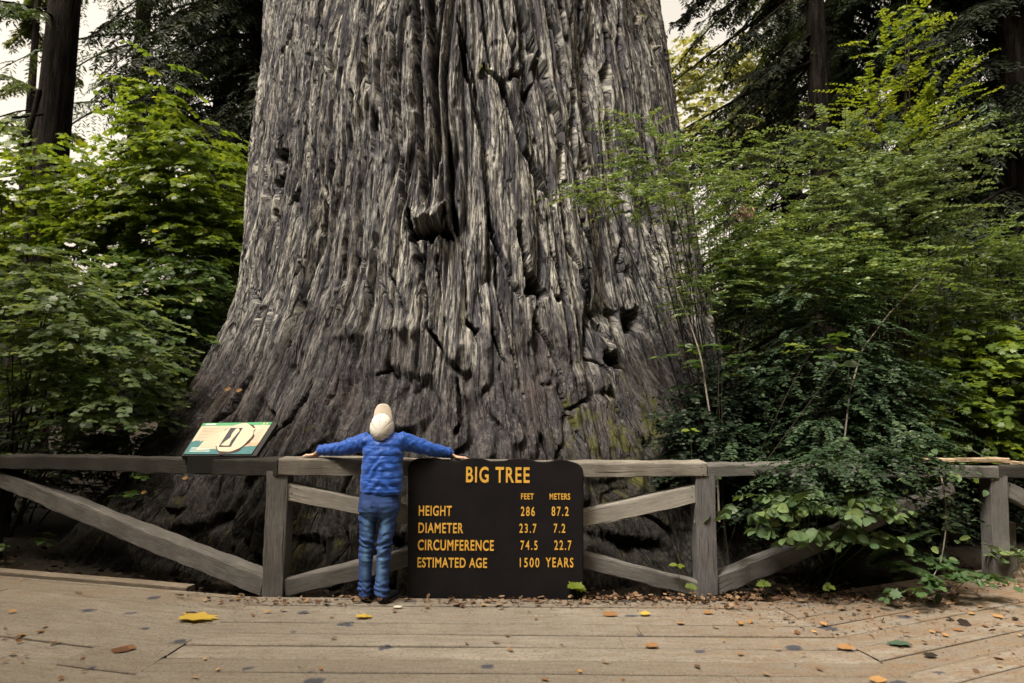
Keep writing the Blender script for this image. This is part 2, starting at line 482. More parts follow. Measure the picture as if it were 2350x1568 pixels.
def base_R(phi, z):
    """phi: angle from the side facing the camera, left negative"""
    rl = np.interp(z, ZL, RL); rr = np.interp(z, ZR, RR)
    up = 0.5 * (rl + rr); rf = np.where(z < 1.6, np.minimum(up, np.interp(z, [-.4, 0, .5, 1.0, 1.6], [4.28, 4.17, 3.93, 3.70, 3.46])), up)
    rf = np.where(z < 1.6, rf, np.minimum(up, rf))
    a = np.abs(phi) / math.radians(58); s = np.clip(a, 0, 1); s = s * s * (3 - 2 * s)
    side = np.where(phi < 0, rl, rr)
    r = rf * (1 - s) + side * s
    r = r + .035 + np.where(phi < 0, .26 * s * np.clip((2.2 - z) / 2.2, 0, 1), 0)
    lobe = np.clip(1.3 - z, 0, 1.6)
    return r + lobe * .10 * np.sin(phi * 7 + .6) * np.clip(.3 + a, 0, 1) 
def to_bark(x, y):
    for Y in np.arange(4.75, 9.2, .02):
        p = at(x, y, Y); dx, dy = p.x - TX, p.y - TY
        phi = math.atan2(dx, -dy)
        if math.hypot(dx, dy) < float(base_R(np.array(phi), np.array(p.z))):
            return phi, p.z, Y
    return None

GROOVES = [  # (photo points), width px, depth m
 ([(639,0),(633,90),(628,210),(621,300),(613,470)],13,.22), ([(780,0),(774,120),(759,240)],6,.10), ([(663,75),(651,144)],9,.14),
 ([(705,270),(711,375),(705,435)],6,.12), ([(759,128),(756,170)],12,.16), ([(837,15),(843,68)],11,.15), ([(840,100),(846,195)],9,.14),
 ([(864,150),(873,243)],11,.16), ([(852,262),(852,365),(845,380)],7,.12), ([(897,0),(903,120),(909,240),(921,330),(927,470)],9,.18),
 ([(951,0),(957,120),(960,240),(969,360),(975,450)],14,.26), ([(984,0),(993,90),(996,210),(1002,315),(999,395)],16,.32),
 ([(1026,300),(1032,390),(1038,510)],14,.24), ([(1050,30),(1074,105),(1098,210),(1121,330)],7,.14),
 ([(1052,69),(1079,180),(1094,240),(1112,330),(1121,470)],11,.2), ([(1112,159),(1148,195),(1172,255),(1190,330),(1220,390),(1262,470)],14,.34),
 ([(1184,0),(1214,90),(1244,165),(1256,240),(1280,300),(1283,400)],16,.40), ([(1250,0),(1274,75),(1283,135),(1292,195)],13,.36),
 ([(1289,0),(1298,105)],10,.22), ([(1316,30),(1319,240),(1313,315),(1316,390),(1334,470)],10,.22), ([(1385,15),(1394,150),(1400,240),(1415,360)],12,.26),
 ([(1424,30),(1433,150),(1448,240)],7,.14), ([(1481,30),(1484,150),(1502,210),(1526,300)],9,.2), ([(1334,0),(1343,80)],9,.18),
 ([(1150,0),(1160,80),(1185,150)],12,.24), ([(1105,0),(1115,80),(1125,150)],10,.2), ([(690,0),(688,120),(676,250),(668,330)],8,.14), ([(735,0),(730,110),(728,200)],7,.12),
 ([(1330,330),(1350,430),(1365,500)],10,.2), ([(1450,300),(1475,400),(1500,480)],8,.16), ([(1355,120),(1362,240),(1372,330)],7,.14),
 ([(1033,440),(1048,528)],17,.28), ([(940,513),(959,579),(975,657),(981,719)],8,.16), ([(819,520),(834,618),(846,727)],6,.13), ([(788,560),(788,637),(776,719)],6,.12),
 ([(866,579),(877,649),(904,719)],6,.12), ([(897,633),(932,719)],6,.12), ([(655,672),(639,727)],10,.16), ([(589,598),(585,665),(596,754)],9,.15),
 ([(624,493),(635,552)],18,.26), ([(745,626),(737,676)],6,.12), ([(982,754),(1017,813)],8,.14),
 ([(1120,492),(1132,545),(1168,627),(1193,684)],9,.2), ([(1136,586),(1144,668),(1156,733),(1173,774)],6,.13), ([(1189,525),(1209,627),(1226,688)],16,.28),
 ([(1250,505),(1262,586),(1295,688)],6,.14), ([(1279,476),(1299,566),(1327,627),(1352,688)],10,.22), ([(1336,521),(1360,586),(1372,651)],13,.24),
 ([(1438,545),(1442,651)],6,.13), ([(1132,765),(1160,831)],11,.18), ([(1539,517),(1576,578)],7,.14), ([(1503,537),(1527,606)],7,.14),
 ([(1393,760),(1393,830)],11,.22), ([(1345,815),(1385,845)],12,.22), ([(700,480),(690,600),(672,660)],6,.1), ([(735,470),(725,560)],5,.1), ([(640,590),(625,700),(610,770)],6,.12),
 ([(680,690),(665,780),(640,830)],6,.1), ([(1060,560),(1066,640),(1075,720)],5,.1), ([(1000,600),(1010,680)],5,.1), ([(1230,730),(1265,800),(1290,870)],7,.12), ([(1100,650),(1112,730)],5,.09),
 ([(1180,820),(1200,900)],7,.12), ([(700,900),(660,960),(600,1020)],9,.14), ([(770,880),(740,960)],8,.12), ([(560,880),(510,950),(440,1020)],12,.16), ([(1050,880),(1060,980)],8,.12), ([(960,850),(955,930)],7,.1),
 ([(1290,900),(1330,1000),(1345,1050)],9,.14), ([(1400,900),(1450,1000)],9,.12)]
HOLES = [(678,234,11,13,.22),(639,345,15,20,.3),(633,410,16,20,.3),(669,452,20,17,.32),(810,225,7,12,.2),(1184,168,16,18,.3),(1205,204,14,16,.25),
 (985,524,44,17,.42),(1000,506,20,14,.3),(940,500,9,26,.3),(889,863,20,5,.10),(1045,984,9,16,.14),(565,805,7,13,.12),(1230,660,20,24,.42),(1274,668,9,12,.2),
 (1417,725,19,30,.42),(1376,733,10,22,.26),(1470,735,22,24,.4),(1413,840,34,20,.42),(720,120,5,14,.10),(700,40,5,12,.10),(1088,735,14,9,.16),(655,800,9,12,.14)]
BUMPS = [(1220,143,18,12,.16),(1110,165,14,14,.10),(990,488,40,14,.14),(1405,800,18,20,.10),(800,760,35,22,.07),(930,745,40,18,.07),(1290,860,40,30,.06),(1060,800,40,24,.06),(1508,103,10,10,.12),(1512,86,7,7,.08),(1490,40,8,9,.07)]

def make_redwood():
    fine = np.linspace(-1.50, 1.50, 1080); coarse = np.linspace(1.50, 2 * np.pi - 1.50, 80)[1:-1]
    phi = np.concatenate([fine, coarse]); phi = np.where(phi > np.pi, phi - 2 * np.pi, phi)
    z = np.concatenate([np.linspace(-.35, 7.0, 640), np.linspace(7.08, 24, 70)])
    PH, Z = np.meshgrid(phi, z)
    R0 = base_R(PH, Z)
    s = PH * 3.3                                    # arc coordinate that keeps its value up the trunk
    tw = .045 * np.clip(PH + .35, 0, 2) * (6.5 - np.clip(Z, -1, 7))
    u = (PH - tw * .55) * 3.3
    u = u + .22 * (fbm(u * .9, Z * .35, 5, 3) - .5) + .10 * (fbm(u * 3, Z * 1.1, 6, 2) - .5)
    def ridge(f, fz, sd, p=1.0): return (1 - np.abs(2 * vnoise(u * f, Z * fz, sd) - 1)) ** p
    burl = np.clip((1.75 + .35 * np.sin(PH * 3 + 1) - Z) / .8, 0, 1); burl = burl * burl * (3 - 2 * burl)
    D = np.zeros_like(R0)
    D += .11 * (vnoise(u * 1.6, Z * .16, 21) - .5) * (1 - .5 * burl)                    # broad plates
    g1 = ridge(3.4, .24, 22, 9.0); D -= (.19 * g1) * (1 - .75 * burl)                   # deep furrows
    g2 = ridge(9.5, .42, 23, 6.0); D -= .100 * g2 * (1 - .55 * burl)
    D -= .036 * ridge(24, 1.0, 24, 3.0) * (1 - .2 * burl)
    D += .016 * (fbm(u * 26, Z * 3.5, 25, 3) - .5) + .016 * (fbm(u * 50, Z * 18, 35, 2) - .5) + .024 * (fbm(u * 58, Z * 4.5, 41, 2) - .5)
    # torn ends where a slab of outer bark stops
    slab = vnoise(u * 2.2 + 7, Z * .55 + .6 * vnoise(u * 3, Z * .1, 40), 26); D += .045 * np.clip((slab - .56) * 14, 0, 1) * (1 - .8 * burl)
    pit = vnoise(u * 17, Z * 5.0, 27); D -= .05 * np.clip((pit - .80) * 8, 0, 1) * (1 - .7 * burl)
    # burly foot: lumps and folds
    D += burl * (.13 * (fbm(s * 1.9, Z * 1.2, 28, 3) - .5) + .06 * (fbm(s * 5.5 + Z * 1.2, Z * 3.2, 29, 3) - .5))
    cr = 1 - np.abs(2 * fbm(s * 4.0 + 3 * (fbm(s * 2, Z * 2, 30, 2) - .5), Z * 1.7, 31, 2) - 1); D -= burl * .09 * np.clip((cr - .78) * 5, 0, 1)
    D += burl * (.035 * (fbm(u * 22, Z * 9, 32, 3) - .5) - .045 * ridge(8, 1.1, 36, 3.0) - .022 * ridge(22, 3.0, 37, 2.0))
    # features traced one by one, laid on the bark at their real place
    wob = .02 * (fbm(s * 9, Z * 5, 33, 2) - .5); wobz = .05 * (fbm(s * 7, Z * 4, 34, 2) - .5)
    smax = 1.5 * 3.3
    for pts, wpx, dep in GROOVES:
        b = [to_bark(*p) for p in pts]; b = [q for q in b if q]
        if len(b) < 2: continue
        if min(p[1] for p in pts) <= 0:
            e = b[0]; f = b[1]; k = min(3.0, 2.0 / max(.1, e[1] - f[1])); b = [(e[0] + (e[0] - f[0]) * k * .5, e[1] + (e[1] - f[1]) * k, e[2])] + b
        q = np.array(b); wm = wpx / 1566 * q[:, 2].mean() * .52
        zlo, zhi = q[:, 1].min() - .35, q[:, 1].max() + .35; jr = np.where((z > zlo) & (z < zhi))[0]
        if not len(jr): continue
        sl = slice(jr[0], jr[-1] + 1)
        zz = Z[sl]; order = np.argsort(q[:, 1]); pc = np.interp(zz + wobz[sl], q[order, 1], q[order, 0])
        dist = np.abs((PH[sl] - pc) * R0[sl] + wob[sl] * 1.5)
        endz = np.clip(np.minimum(zz - q[:, 1].min(), q[:, 1].max() - zz) / .22 + .35, 0, 1)
        wl = wm * (.45 + .55 * endz) * (.75 + .5 * vnoise(zz * 3, zz * 0 + wpx, 50))
        prof = np.clip((1.25 - dist / wl) * 2.6, 0, 1)
        D[sl] -= 1.2 * dep * prof * np.clip(endz * 1.5, 0, 1)
    hw_ = (fbm(s * 7, Z * 7, 38, 3) - .5) * .16 + wob; hz_ = (fbm(s * 9, Z * 3, 39, 3) - .5) * .30
    for x, y, rx, ry, dep in HOLES + [(a, b, c, d, -e) for a, b, c, d, e in BUMPS]:
        b = to_bark(x, y)
        if not b: continue
        k = b[2] / 1566
        dx = (PH - b[0]) * R0 + hw_; dz = Z - b[1] + hz_
        q = (dx / (rx * k)) ** 2 + (dz / (ry * k)) ** 2
        D -= dep * (np.clip(1.35 - q, 0, 1) if dep > 0 else np.exp(-q))
    D = D * np.clip(1.2 - np.abs(PH) / np.pi * .5, .5, 1)
    R = R0 + D
    X = TX + R * np.sin(PH); Y = TY - R * np.cos(PH)
    nz, nc = PH.shape
    i = np.arange(nz - 1)[:, None] * nc; j = np.arange(nc)[None, :]; j2 = (j + 1) % nc
    F = np.stack([i + j, i + j2, i + nc + j2, i + nc + j], -1).reshape(-1, 4)
    me = np_mesh('trunk', np.stack([X, Y, Z], -1).reshape(-1, 3), F)
    add_attr(me, 'grain', np.stack([u, Z, s * .37], -1).reshape(-1, 3), 'FLOAT_VECTOR')
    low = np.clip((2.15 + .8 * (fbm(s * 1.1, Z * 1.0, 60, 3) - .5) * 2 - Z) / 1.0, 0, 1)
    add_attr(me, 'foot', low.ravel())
    add_attr(me, 'foot_shade', np.clip((1.05 + 1.0 * (fbm(s * 1.6, Z * 1.6, 62, 4) - .5) - Z) / .45, 0, 1).ravel())  # shade low on the trunk painted into the bark, ragged upper edge
    # moss grows on the wetter right foot, in the low left hollow and in thin streaks
    mb = to_bark(1450, 970) or (.8, 1.0, 6)
    m1 = np.exp(-(((PH - mb[0]) * 3.3) / .75) ** 2 - ((Z - mb[1]) / .6) ** 2) * .62 + np.exp(-(((PH + .75) * 3.3) / .9) ** 2 - ((Z - .15) / .5) ** 2) * .12 + .25 * np.clip(1.3 - Z, 0, 1) + .12
    m1 = m1 + .75 * np.exp(-(((PH - .62) * 3.3) / .3) ** 2 - ((Z - 5.0) / .5) ** 2) * 0
    for x, y, rx, ry, d in BUMPS[-3:] + BUMPS[:2]:
        b = to_bark(x, y)
        if b: m1 = np.maximum(m1, 1.5 * np.exp(-(((PH - b[0]) * 3.3) / .07) ** 2 - ((Z - b[1] - .03) / .07) ** 2))
    add_attr(me, 'moss', np.clip(m1, 0, 2).ravel())
    add_attr(me, 'slab', np.clip((slab - .50) * 9, 0, 1).ravel())
    t = NT('weathered_redwood_bark')
    ga = t.coords(attr='grain', scale=(14, 1.6, 1)); gf = t.coords(attr='grain', scale=(60, 7, 1)); gi = t.coords(attr='grain', scale=(1, 1, 1))
    n1 = t.noise(ga, 1.0, 6, .65, .4); n2 = t.noise(gf, 1.0, 5, .7, .3); n3 = t.noise(gi, 2.2, 5, .6); n4 = t.noise(gi, 26, 5, .75); n5 = t.noise(t.coords(attr='grain', scale=(5, .8, 1)), 1, 4, .6)
    grey = t.mix(t.ramp(n3, [(.38, 0), (.62, 1)]), (0.355, 0.34, 0.30), (0.335, 0.336, 0.318))
    grey = t.mix(t.ramp(n5, [(.5, 0), (.72, .55)]), grey, (0.215, 0.175, 0.155))
    grey = t.mix(t.attr('slab'), grey, t.mix(n5, (0.46, 0.43, 0.365), (0.39, 0.387, 0.36)))
    c = t.mix(t.ramp(n1, [(.42, 1), (.56, 0)]), grey, (0.075, 0.073, 0.082))
    c = t.mix(t.ramp(n2, [(.42, .9), (.55, 0)]), c, (0.042, 0.041, 0.049))
    c = t.mix(t.ramp(n4, [(.56, 0), (.72, .75)]), c, (0.04, 0.038, 0.042))
    def cracks(sc, sharp, seed):
        nn = t.noise(t.coords(attr='grain', scale=sc), 1.0, 3, .55, .35)
        return t.ramp(t.math('ABSOLUTE', t.math('SUBTRACT', nn, .5)), [(0, 1), (sharp, .8), (sharp * 2.2, 0)])
    k1 = cracks((11, .75, 1), .006, 1); k2 = cracks((30, 2.2, 1), .009, 2)
    c = t.mix(t.math('MULTIPLY', k1, .95), c, (0.016, 0.015, 0.017)); c = t.mix(t.math('MULTIPLY', k2, .6), c, (0.022, 0.021, 0.024))
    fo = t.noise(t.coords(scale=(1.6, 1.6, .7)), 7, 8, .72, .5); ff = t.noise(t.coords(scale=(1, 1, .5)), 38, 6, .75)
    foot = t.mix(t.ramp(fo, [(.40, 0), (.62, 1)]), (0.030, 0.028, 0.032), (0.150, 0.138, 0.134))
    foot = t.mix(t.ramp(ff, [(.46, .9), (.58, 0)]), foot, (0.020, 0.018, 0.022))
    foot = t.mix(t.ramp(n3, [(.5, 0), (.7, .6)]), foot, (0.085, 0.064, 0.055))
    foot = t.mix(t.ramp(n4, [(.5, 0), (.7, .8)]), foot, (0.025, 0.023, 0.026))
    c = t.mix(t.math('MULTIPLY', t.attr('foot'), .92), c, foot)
    shade_tone = t.mix(t.ramp(ff, [(.44, 0), (.70, 1)]), (0.007, 0.0065, 0.006), (0.045, 0.040, 0.032))
    c = t.mix(t.math('MULTIPLY', t.attr('foot_shade'), .9), c, shade_tone)
    mn = t.noise(t.coords(attr='grain', scale=(7, 2.2, 1)), 1.4, 6, .75, .5)
    mm = t.math('MULTIPLY', t.math('SUBTRACT', t.math('ADD', t.math('MULTIPLY', t.attr('moss'), .33), mn), .72), 9, True)
    c = t.mix(mm, c, t.mix(n4, (0.030, 0.038, 0.012), (0.115, 0.11, 0.022)))
    t.base(c); t.rough(.85, .15)
    t.bump(t.math('SUBTRACT', t.math('ADD', t.math('MULTIPLY', n2, .7), t.math('ADD', t.math('MULTIPLY', n4, .5), n1)), t.math('ADD', k1, t.math('MULTIPLY', k2, .6))), .9, .03)
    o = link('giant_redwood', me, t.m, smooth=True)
    tag(o, 'huge grey redwood trunk with deeply furrowed bark and flared foot behind the fence', 'tree')
    # dead leaves caught on the bark are built with the litter
    return o
# ------------------------------------------------------------------ timber fence
WOODS = {}
def timber_mats():
    WOODS['rail'] = wood_mat('rail_timber', (0.31, 0.283, 0.24), (0.15, 0.138, 0.117), (1.6, 22, 22), .75)
    WOODS['pale'] = wood_mat('brace_timber', (0.37, 0.348, 0.305), (0.21, 0.198, 0.172), (1.2, 26, 26), .35)
    WOODS['grey'] = wood_mat('grey_timber', (0.205, 0.195, 0.18), (0.085, 0.081, 0.078), (1.6, 26, 26), .6)
    WOODS['blue'] = wood_mat('post_timber', (0.19, 0.18, 0.172), (0.072, 0.072, 0.080), (1.3, 24, 24), .6)
    WOODS['dark'] = wood_mat('dark_timber', (0.055, 0.051, 0.045), (0.025, 0.024, 0.021), (1.6, 22, 22), .7)

def beam_mesh(a, b, h, dep, seed, chamf=.014, ends=(0, 0), h2=None):
    """squared timber; a, b = middle of its front face at both ends; dep goes away from the camera"""
    r = np.random.default_rng(seed)
    a, b = Vector(a), Vector(b); d = (b - a); L = d.length; d.normalize()
    back = Vector((-d.y, d.x, 0))
    if back.length < .2: back = Vector((0, 1, 0))
    back.normalize()
    if back.y < 0: back = -back
    up = back.cross(d); 
    if (abs(d.z) < .9 and up.z < 0): up = -up
    n = max(8, int(L / .03)); h2 = h2 or h
    prof = lambda hh: [(0, -hh / 2 + .006), (0, hh / 2 - chamf), (chamf * .35, hh / 2 - chamf * .3), (chamf * 1.1, hh / 2), (dep - chamf, hh / 2), (dep, hh / 2 - chamf), (dep, -hh / 2 + .005), (dep - .005, -hh / 2), (.006, -hh / 2)]
    k = 9
    V, G = [], []
    off = r.uniform(0, 30); ph = r.uniform(0, 6, 4)
    for i in range(n + 1):
        t = i / n; hh = h * (1 - t) + h2 * t
        for j, (s, v) in enumerate(prof(hh)):
            wv = .004 * math.sin(t * L * 2.3 + ph[0] + (j > 3)) + .0025 * math.sin(t * L * 7 + ph[1] + j) + .0018 * math.sin(t * L * 23 + ph[2] + j * 2)
            p = a + d * (L * t) + back * (s + wv * .6) + up * (v + wv + .004 * math.sin(t * L * 1.4 + ph[3]))
            V.append(p[:]); G.append((t * L + off, s + off * .3, v + off * .7))
    F = []
    for i in range(n):
        for j in range(k):
            F.append((i * k + j, (i + 1) * k + j, (i + 1) * k + (j + 1) % k, i * k + (j + 1) % k))
    F.append(tuple(range(k))[::-1]); F.append(tuple(n * k + j for j in range(k)))
    me = bpy.data.meshes.new('beam'); me.from_pydata(V, [], F); me.update()
    bm = bmesh.new(); bm.from_mesh(me); bmesh.ops.recalc_face_normals(bm, faces=bm.faces[:]); bm.to_mesh(me); bm.free()
    add_attr(me, 'grain', np.array(G), 'FLOAT_VECTOR')
    return me

YL = on_ground(623, 1367).y; YR_ = on_ground(1626, 1365).y; YFR = on_ground(2290, 1330).y
YMID = lambda x: YL + (YR_ - YL) * (x - 623) / (1626 - 623)
YRB = lambda x: YR_ + (YFR - YR_) * (x - 1626) / (2290 - 1626)
YLB = lambda x: YL + (1.15) * (623 - x) / 623.0

def nail(parent, p, r=.006):
    bm = bmesh.new(); bmesh.ops.create_cone(bm, cap_ends=True, segments=8, radius1=r, radius2=r * .7, depth=.006, matrix=Matrix.Translation(p) @ Matrix.Rotation(math.pi / 2, 4, 'X'))
    return link('nail', bm_mesh('nail', bm), MATS['iron'], parent, smooth=False)

def make_fence():
    f = empty('timber_fence', (0, YMID(1100), 0), 'weathered timber guard fence with crossed braces running in front of the giant trunk', 'fence')
    M = WOODS
    P = at
    def beam(name, a, b, ht, dep, mat, seed, h2=None, label=None):
        o = link(name, beam_mesh(a, b, ht, dep, seed, h2=h2), M[mat], f, smooth=False)
        if label: o['label'] = label
        return o
    # posts: feet on the ground
    def post(x0, x1, ytop, xb0, xb1, ybot, Y, mat, seed, dep=.14):
        t = P((x0 + x1) / 2, ytop, Y); b = P((xb0 + xb1) / 2, ybot, Y); b.z = -.10
        wd = (xb1 - xb0 + x1 - x0) / 2 * Y / 1566
        me = beam_mesh(Vector((b.x, Y, b.z)), Vector((t.x, Y, t.z)), wd, dep, seed, chamf=.006)
        return link('post', me, M[mat], f, smooth=False)
    p1 = post(612, 657, 1082, 597, 649, 1367, YL, 'grey', 1)
    p2 = post(1600, 1643, 1089, 1603, 1648, 1365, YR_, 'blue', 2)
    p3 = post(2274, 2312, 1092, 2280, 2318, 1328, YFR, 'grey', 3)
    p4 = post(2318, 2334, 1200, 2322, 2336, 1325, YFR + .25, 'grey', 4, .09)
    p5 = post(2158, 2172, 1096, 2158, 2172, 1330, YFR + .12, 'dark', 5, .10)
    p0 = post(-60, -20, 1072, -66, -24, 1330, YLB(-40) + .05, 'dark', 6)
    # top rails, laid flat over the posts
    def rail(x0, y0t, y0b, Y0, x1, y1t, y1b, Y1, mat, seed, dep=.185):
        a = P(x0, (y0t + y0b) / 2, Y0); b = P(x1, (y1t + y1b) / 2, Y1)
        return beam('top_rail', a, b, (y0b - y0t) * Y0 / 1566, dep, mat, seed, h2=(y1b - y1t) * Y1 / 1566)
    rail(-140, 1044, 1072, YLB(-140), 637, 1053, 1091, YL - .005, 'dark', 11)
    rail(638.5, 1053, 1093, YL - .012, 1622, 1061, 1093, YR_ - .012, 'rail', 12, .19)
    rail(1623.5, 1066, 1094, YR_ - .005, 2292, 1068, 1096, YFR - .01, 'grey', 13)
    rail(2293.5, 1068, 1096, YFR - .005, 2560, 1070, 1098, YFR + .1, 'dark', 14)
    # braces: a cross in the middle bay, one diagonal in each side bay
    def brace(x0, yt0, yb0, Y0, x1, yt1, yb1, Y1, mat, seed, dep=.10):
        a = P(x0, (yt0 + yb0) / 2, Y0); b = P(x1, (yt1 + yb1) / 2, Y1); d = (b - a).normalized()
        ca = abs(math.hypot(d.x, d.y))
        return beam('brace', a, b, (yb0 - yt0) * Y0 / 1566 * ca, dep, mat, seed, h2=(yb1 - yt1) * Y1 / 1566 * ca)
    br = []
    br.append(brace(655, 1106, 1145, YL + .02, 1130, 1205, 1240, YMID(1130) + .02, 'pale', 21))
    br.append(brace(1190, 1232, 1268, YMID(1190) + .02, 1606, 1334, 1368, YR_ + .02, 'grey', 22))
    br.append(brace(652, 1328, 1368, YL + .02, 1160, 1210, 1246, YMID(1160) + .02, 'grey', 23))
    br.append(brace(1162, 1209, 1246, YMID(1162) + .02, 1603, 1109, 1151, YR_ + .02, 'pale', 24))
    br.append(brace(-60, 1062, 1096, YLB(-60) + .02, 600, 1322, 1369, YL + .03, 'grey', 25, .13))
    br.append(brace(1646, 1324, 1368, YR_ + .02, 2190, 1105, 1135, YRB(2190), 'grey', 26, .13))
    br.append(brace(2310, 1102, 1140, YFR + .02, 2620, 1250, 1290, YFR + .2, 'grey', 27))
    for x, y, Y in ((666, 1116, YL + .019), (669, 1132, YL + .019), (1588, 1119, YR_ + .019), (1588, 1141, YR_ + .019), (1610, 1073, YR_ - .013), (1614, 1090, YR_ - .013), (2318, 1112, YFR + .019)):
        nail(f, P(x, y, Y))
    # split plank lying on the far right rail
    bmx = beam_mesh(P(2125, 1058, YRB(2125) + .02), P(2318, 1056, YFR + .03), .028, .16, 31, .005)
    o = link('split_plank', bmx, wood_mat('fresh_split_wood', (0.47, 0.37, 0.25), (0.33, 0.24, 0.15), (2, 30, 30), .2), None, smooth=False)
    tag(o, 'pale freshly split plank lying on the top rail at the far right', 'plank')
    o2 = link('split_plank', beam_mesh(P(2322, 1060, YFR + .03), P(2352, 1062, YFR + .05), .026, .14, 32, .005), o.data.materials[0], None, smooth=False)
    tag(o2, 'short pale wood offcut on the top rail at the right picture edge', 'plank')

# ------------------------------------------------------------------ the big tree sign
def text_mesh(body, x0, x1, z0, z1, y, bold=.022, depth=.004, spacing=1.12):
    cu = bpy.data.curves.new('lettering', 'FONT'); cu.body = body; cu.size = 1; cu.offset = bold; cu.space_character = spacing; cu.extrude = .5; cu.resolution_u = 6
    o = bpy.data.objects.new('tmp', cu); COL.objects.link(o)
    dg = bpy.context.evaluated_depsgraph_get(); me = bpy.data.meshes.new_from_object(o.evaluated_get(dg))
    bpy.data.objects.remove(o); bpy.data.curves.remove(cu)
    c = np.array([v.co[:] for v in me.vertices])
    lo, hi = c.min(0), c.max(0); q = (c - lo) / np.maximum(hi - lo, 1e-6)
    X = x0 + q[:, 0] * (x1 - x0); Z = z0 + q[:, 1] * (z1 - z0); Y = y - q[:, 2] * depth
    me.vertices.foreach_set('co', np.stack([X, Y, Z], -1).astype(np.float32).ravel()); me.update()
    me.materials.clear()
    return me

YS = YMID(1140) - .085
def make_sign():
    c = at(1138, 1370, YS)
    s = empty('information_sign', (c.x, YS, 0), 'large dark brown board with yellow routed letters reading BIG TREE', 'sign')
    # outline in photo pixels on the board plane: scalloped top of four log-end bumps
    xl, xr, yb = 936, 1339, 1376
    out = [(xl, yb), (xr, yb), (xr, 1088)]
    for a in np.linspace(0, 80, 8): out.append((xr - 26 + 26 * math.cos(math.radians(a)), 1086 - 24 * math.sin(math.radians(a))))
    pts = [(1300, 1058), (1285, 1055.5), (1272, 1058), (1262, 1061), (1248, 1062), (1232, 1061), (1222, 1057), (1208, 1054.5), (1185, 1054), (1168, 1056), (1158, 1059), (1140, 1060), (1124, 1059.5),
           (1114, 1056.5), (1104, 1053.5), (1080, 1053), (1066, 1055.5), (1058, 1059), (1040, 1060), (1020, 1058.5), (1010, 1055), (998, 1052.5), (978, 1052.5)]
    out += pts
    for a in np.linspace(95, 180, 8): out.append((xl + 26 + 26 * math.cos(math.radians(a)), 1077 - 24 * math.sin(math.radians(a))))
    bm = bmesh.new()
    fr = [bm.verts.new(at(x, y, YS)) for x, y in out]
    for v in fr:
        if v.co.z < .05: v.co.z = -.08
    bk = [bm.verts.new(v.co + Vector((0, .07, 0))) for v in fr]
    bm.faces.new(fr); bm.faces.new(bk[::-1])
    n = len(fr)
    for i in range(n): bm.faces.new((fr[i], bk[i], bk[(i + 1) % n], fr[(i + 1) % n]))
    bmesh.ops.recalc_face_normals(bm, faces=bm.faces[:])
    ed = [e for e in bm.edges if len({v in fr for v in e.verts}) == 1 and all(v in fr for v in e.verts)] if False else [e for e in bm.edges if all(abs(v.co.y - YS) < 1e-4 for v in e.verts)]
    bmesh.ops.bevel(bm, geom=ed, offset=.006, segments=2, affect='EDGES')
    t = NT('dark_brown_paint'); v = t.coords(scale=(1, 1, 8)); n1 = t.noise(t.coords(scale=(3, 1, 60)), 1.2, 5, .6); n2 = t.noise(t.coords(), 7, 4)
    t.base(t.mix(t.ramp(n2, [(.35, 0), (.7, 1)]), (0.0080, 0.0070, 0.0075), (0.0125, 0.0108, 0.0112))); t.rough(.7, .12); t.bump(n1, .12, .003)
    link('board', bm_mesh('board', bm), t.m, s, smooth=False)
    y = plain('yellow_sign_paint', (0.70, 0.40, 0.065), .6, .25, .14, 90)
    rows = [('BIG TREE', 618, 1228, 238, 385, .018), ('FEET', 1145, 1267, 490, 545, .015), ('METERS', 1418, 1614, 490, 548, .015),
            ('HEIGHT', 166, 483, 608, 703, .015), ('286', 1143, 1277, 617, 705, .009), ('87.2', 1437, 1600, 617, 705, .009),
            ('DIAMETER', 162, 592, 773, 867, .015), ('23.7', 1128, 1293, 780, 867, .009), ('7.2', 1458, 1568, 780, 867, .010),
            ('CIRCUMFERENCE', 157, 885, 937, 1033, .015), ('74.5', 1140, 1303, 942, 1030, .009), ('22.7', 1463, 1628, 940, 1030, .010),
            ('ESTIMATED AGE', 153, 820, 1107, 1197, .015), ('1500', 1133, 1320, 1107, 1195, .009), ('YEARS', 1380, 1646, 1105, 1195, .012)]
    for b, x0, x1, y0, y1, bold in rows:
        f = lambda zx, zy: at(921.2 + zx * .2398, 1015.2 + zy * .2398, YS)
        A, B = f(x0, y1), f(x1, y0)
        sp = {'BIG TREE': 1.16, 'ESTIMATED AGE': 1.08, '286': 1.3, '87.2': 1.3, '23.7': 1.3, '7.2': 1.3, '74.5': 1.3, '22.7': 1.3, '1500': 1.3, 'YEARS': 1.25}.get(b, 1.12)
        me = text_mesh(b, A.x, B.x, A.z, B.z, YS + .002, bold, .006, sp)
        o = link('title_lettering' if b == 'BIG TREE' else 'lettering', me, y, s, smooth=False)
        o['label'] = 'yellow letters reading ' + b

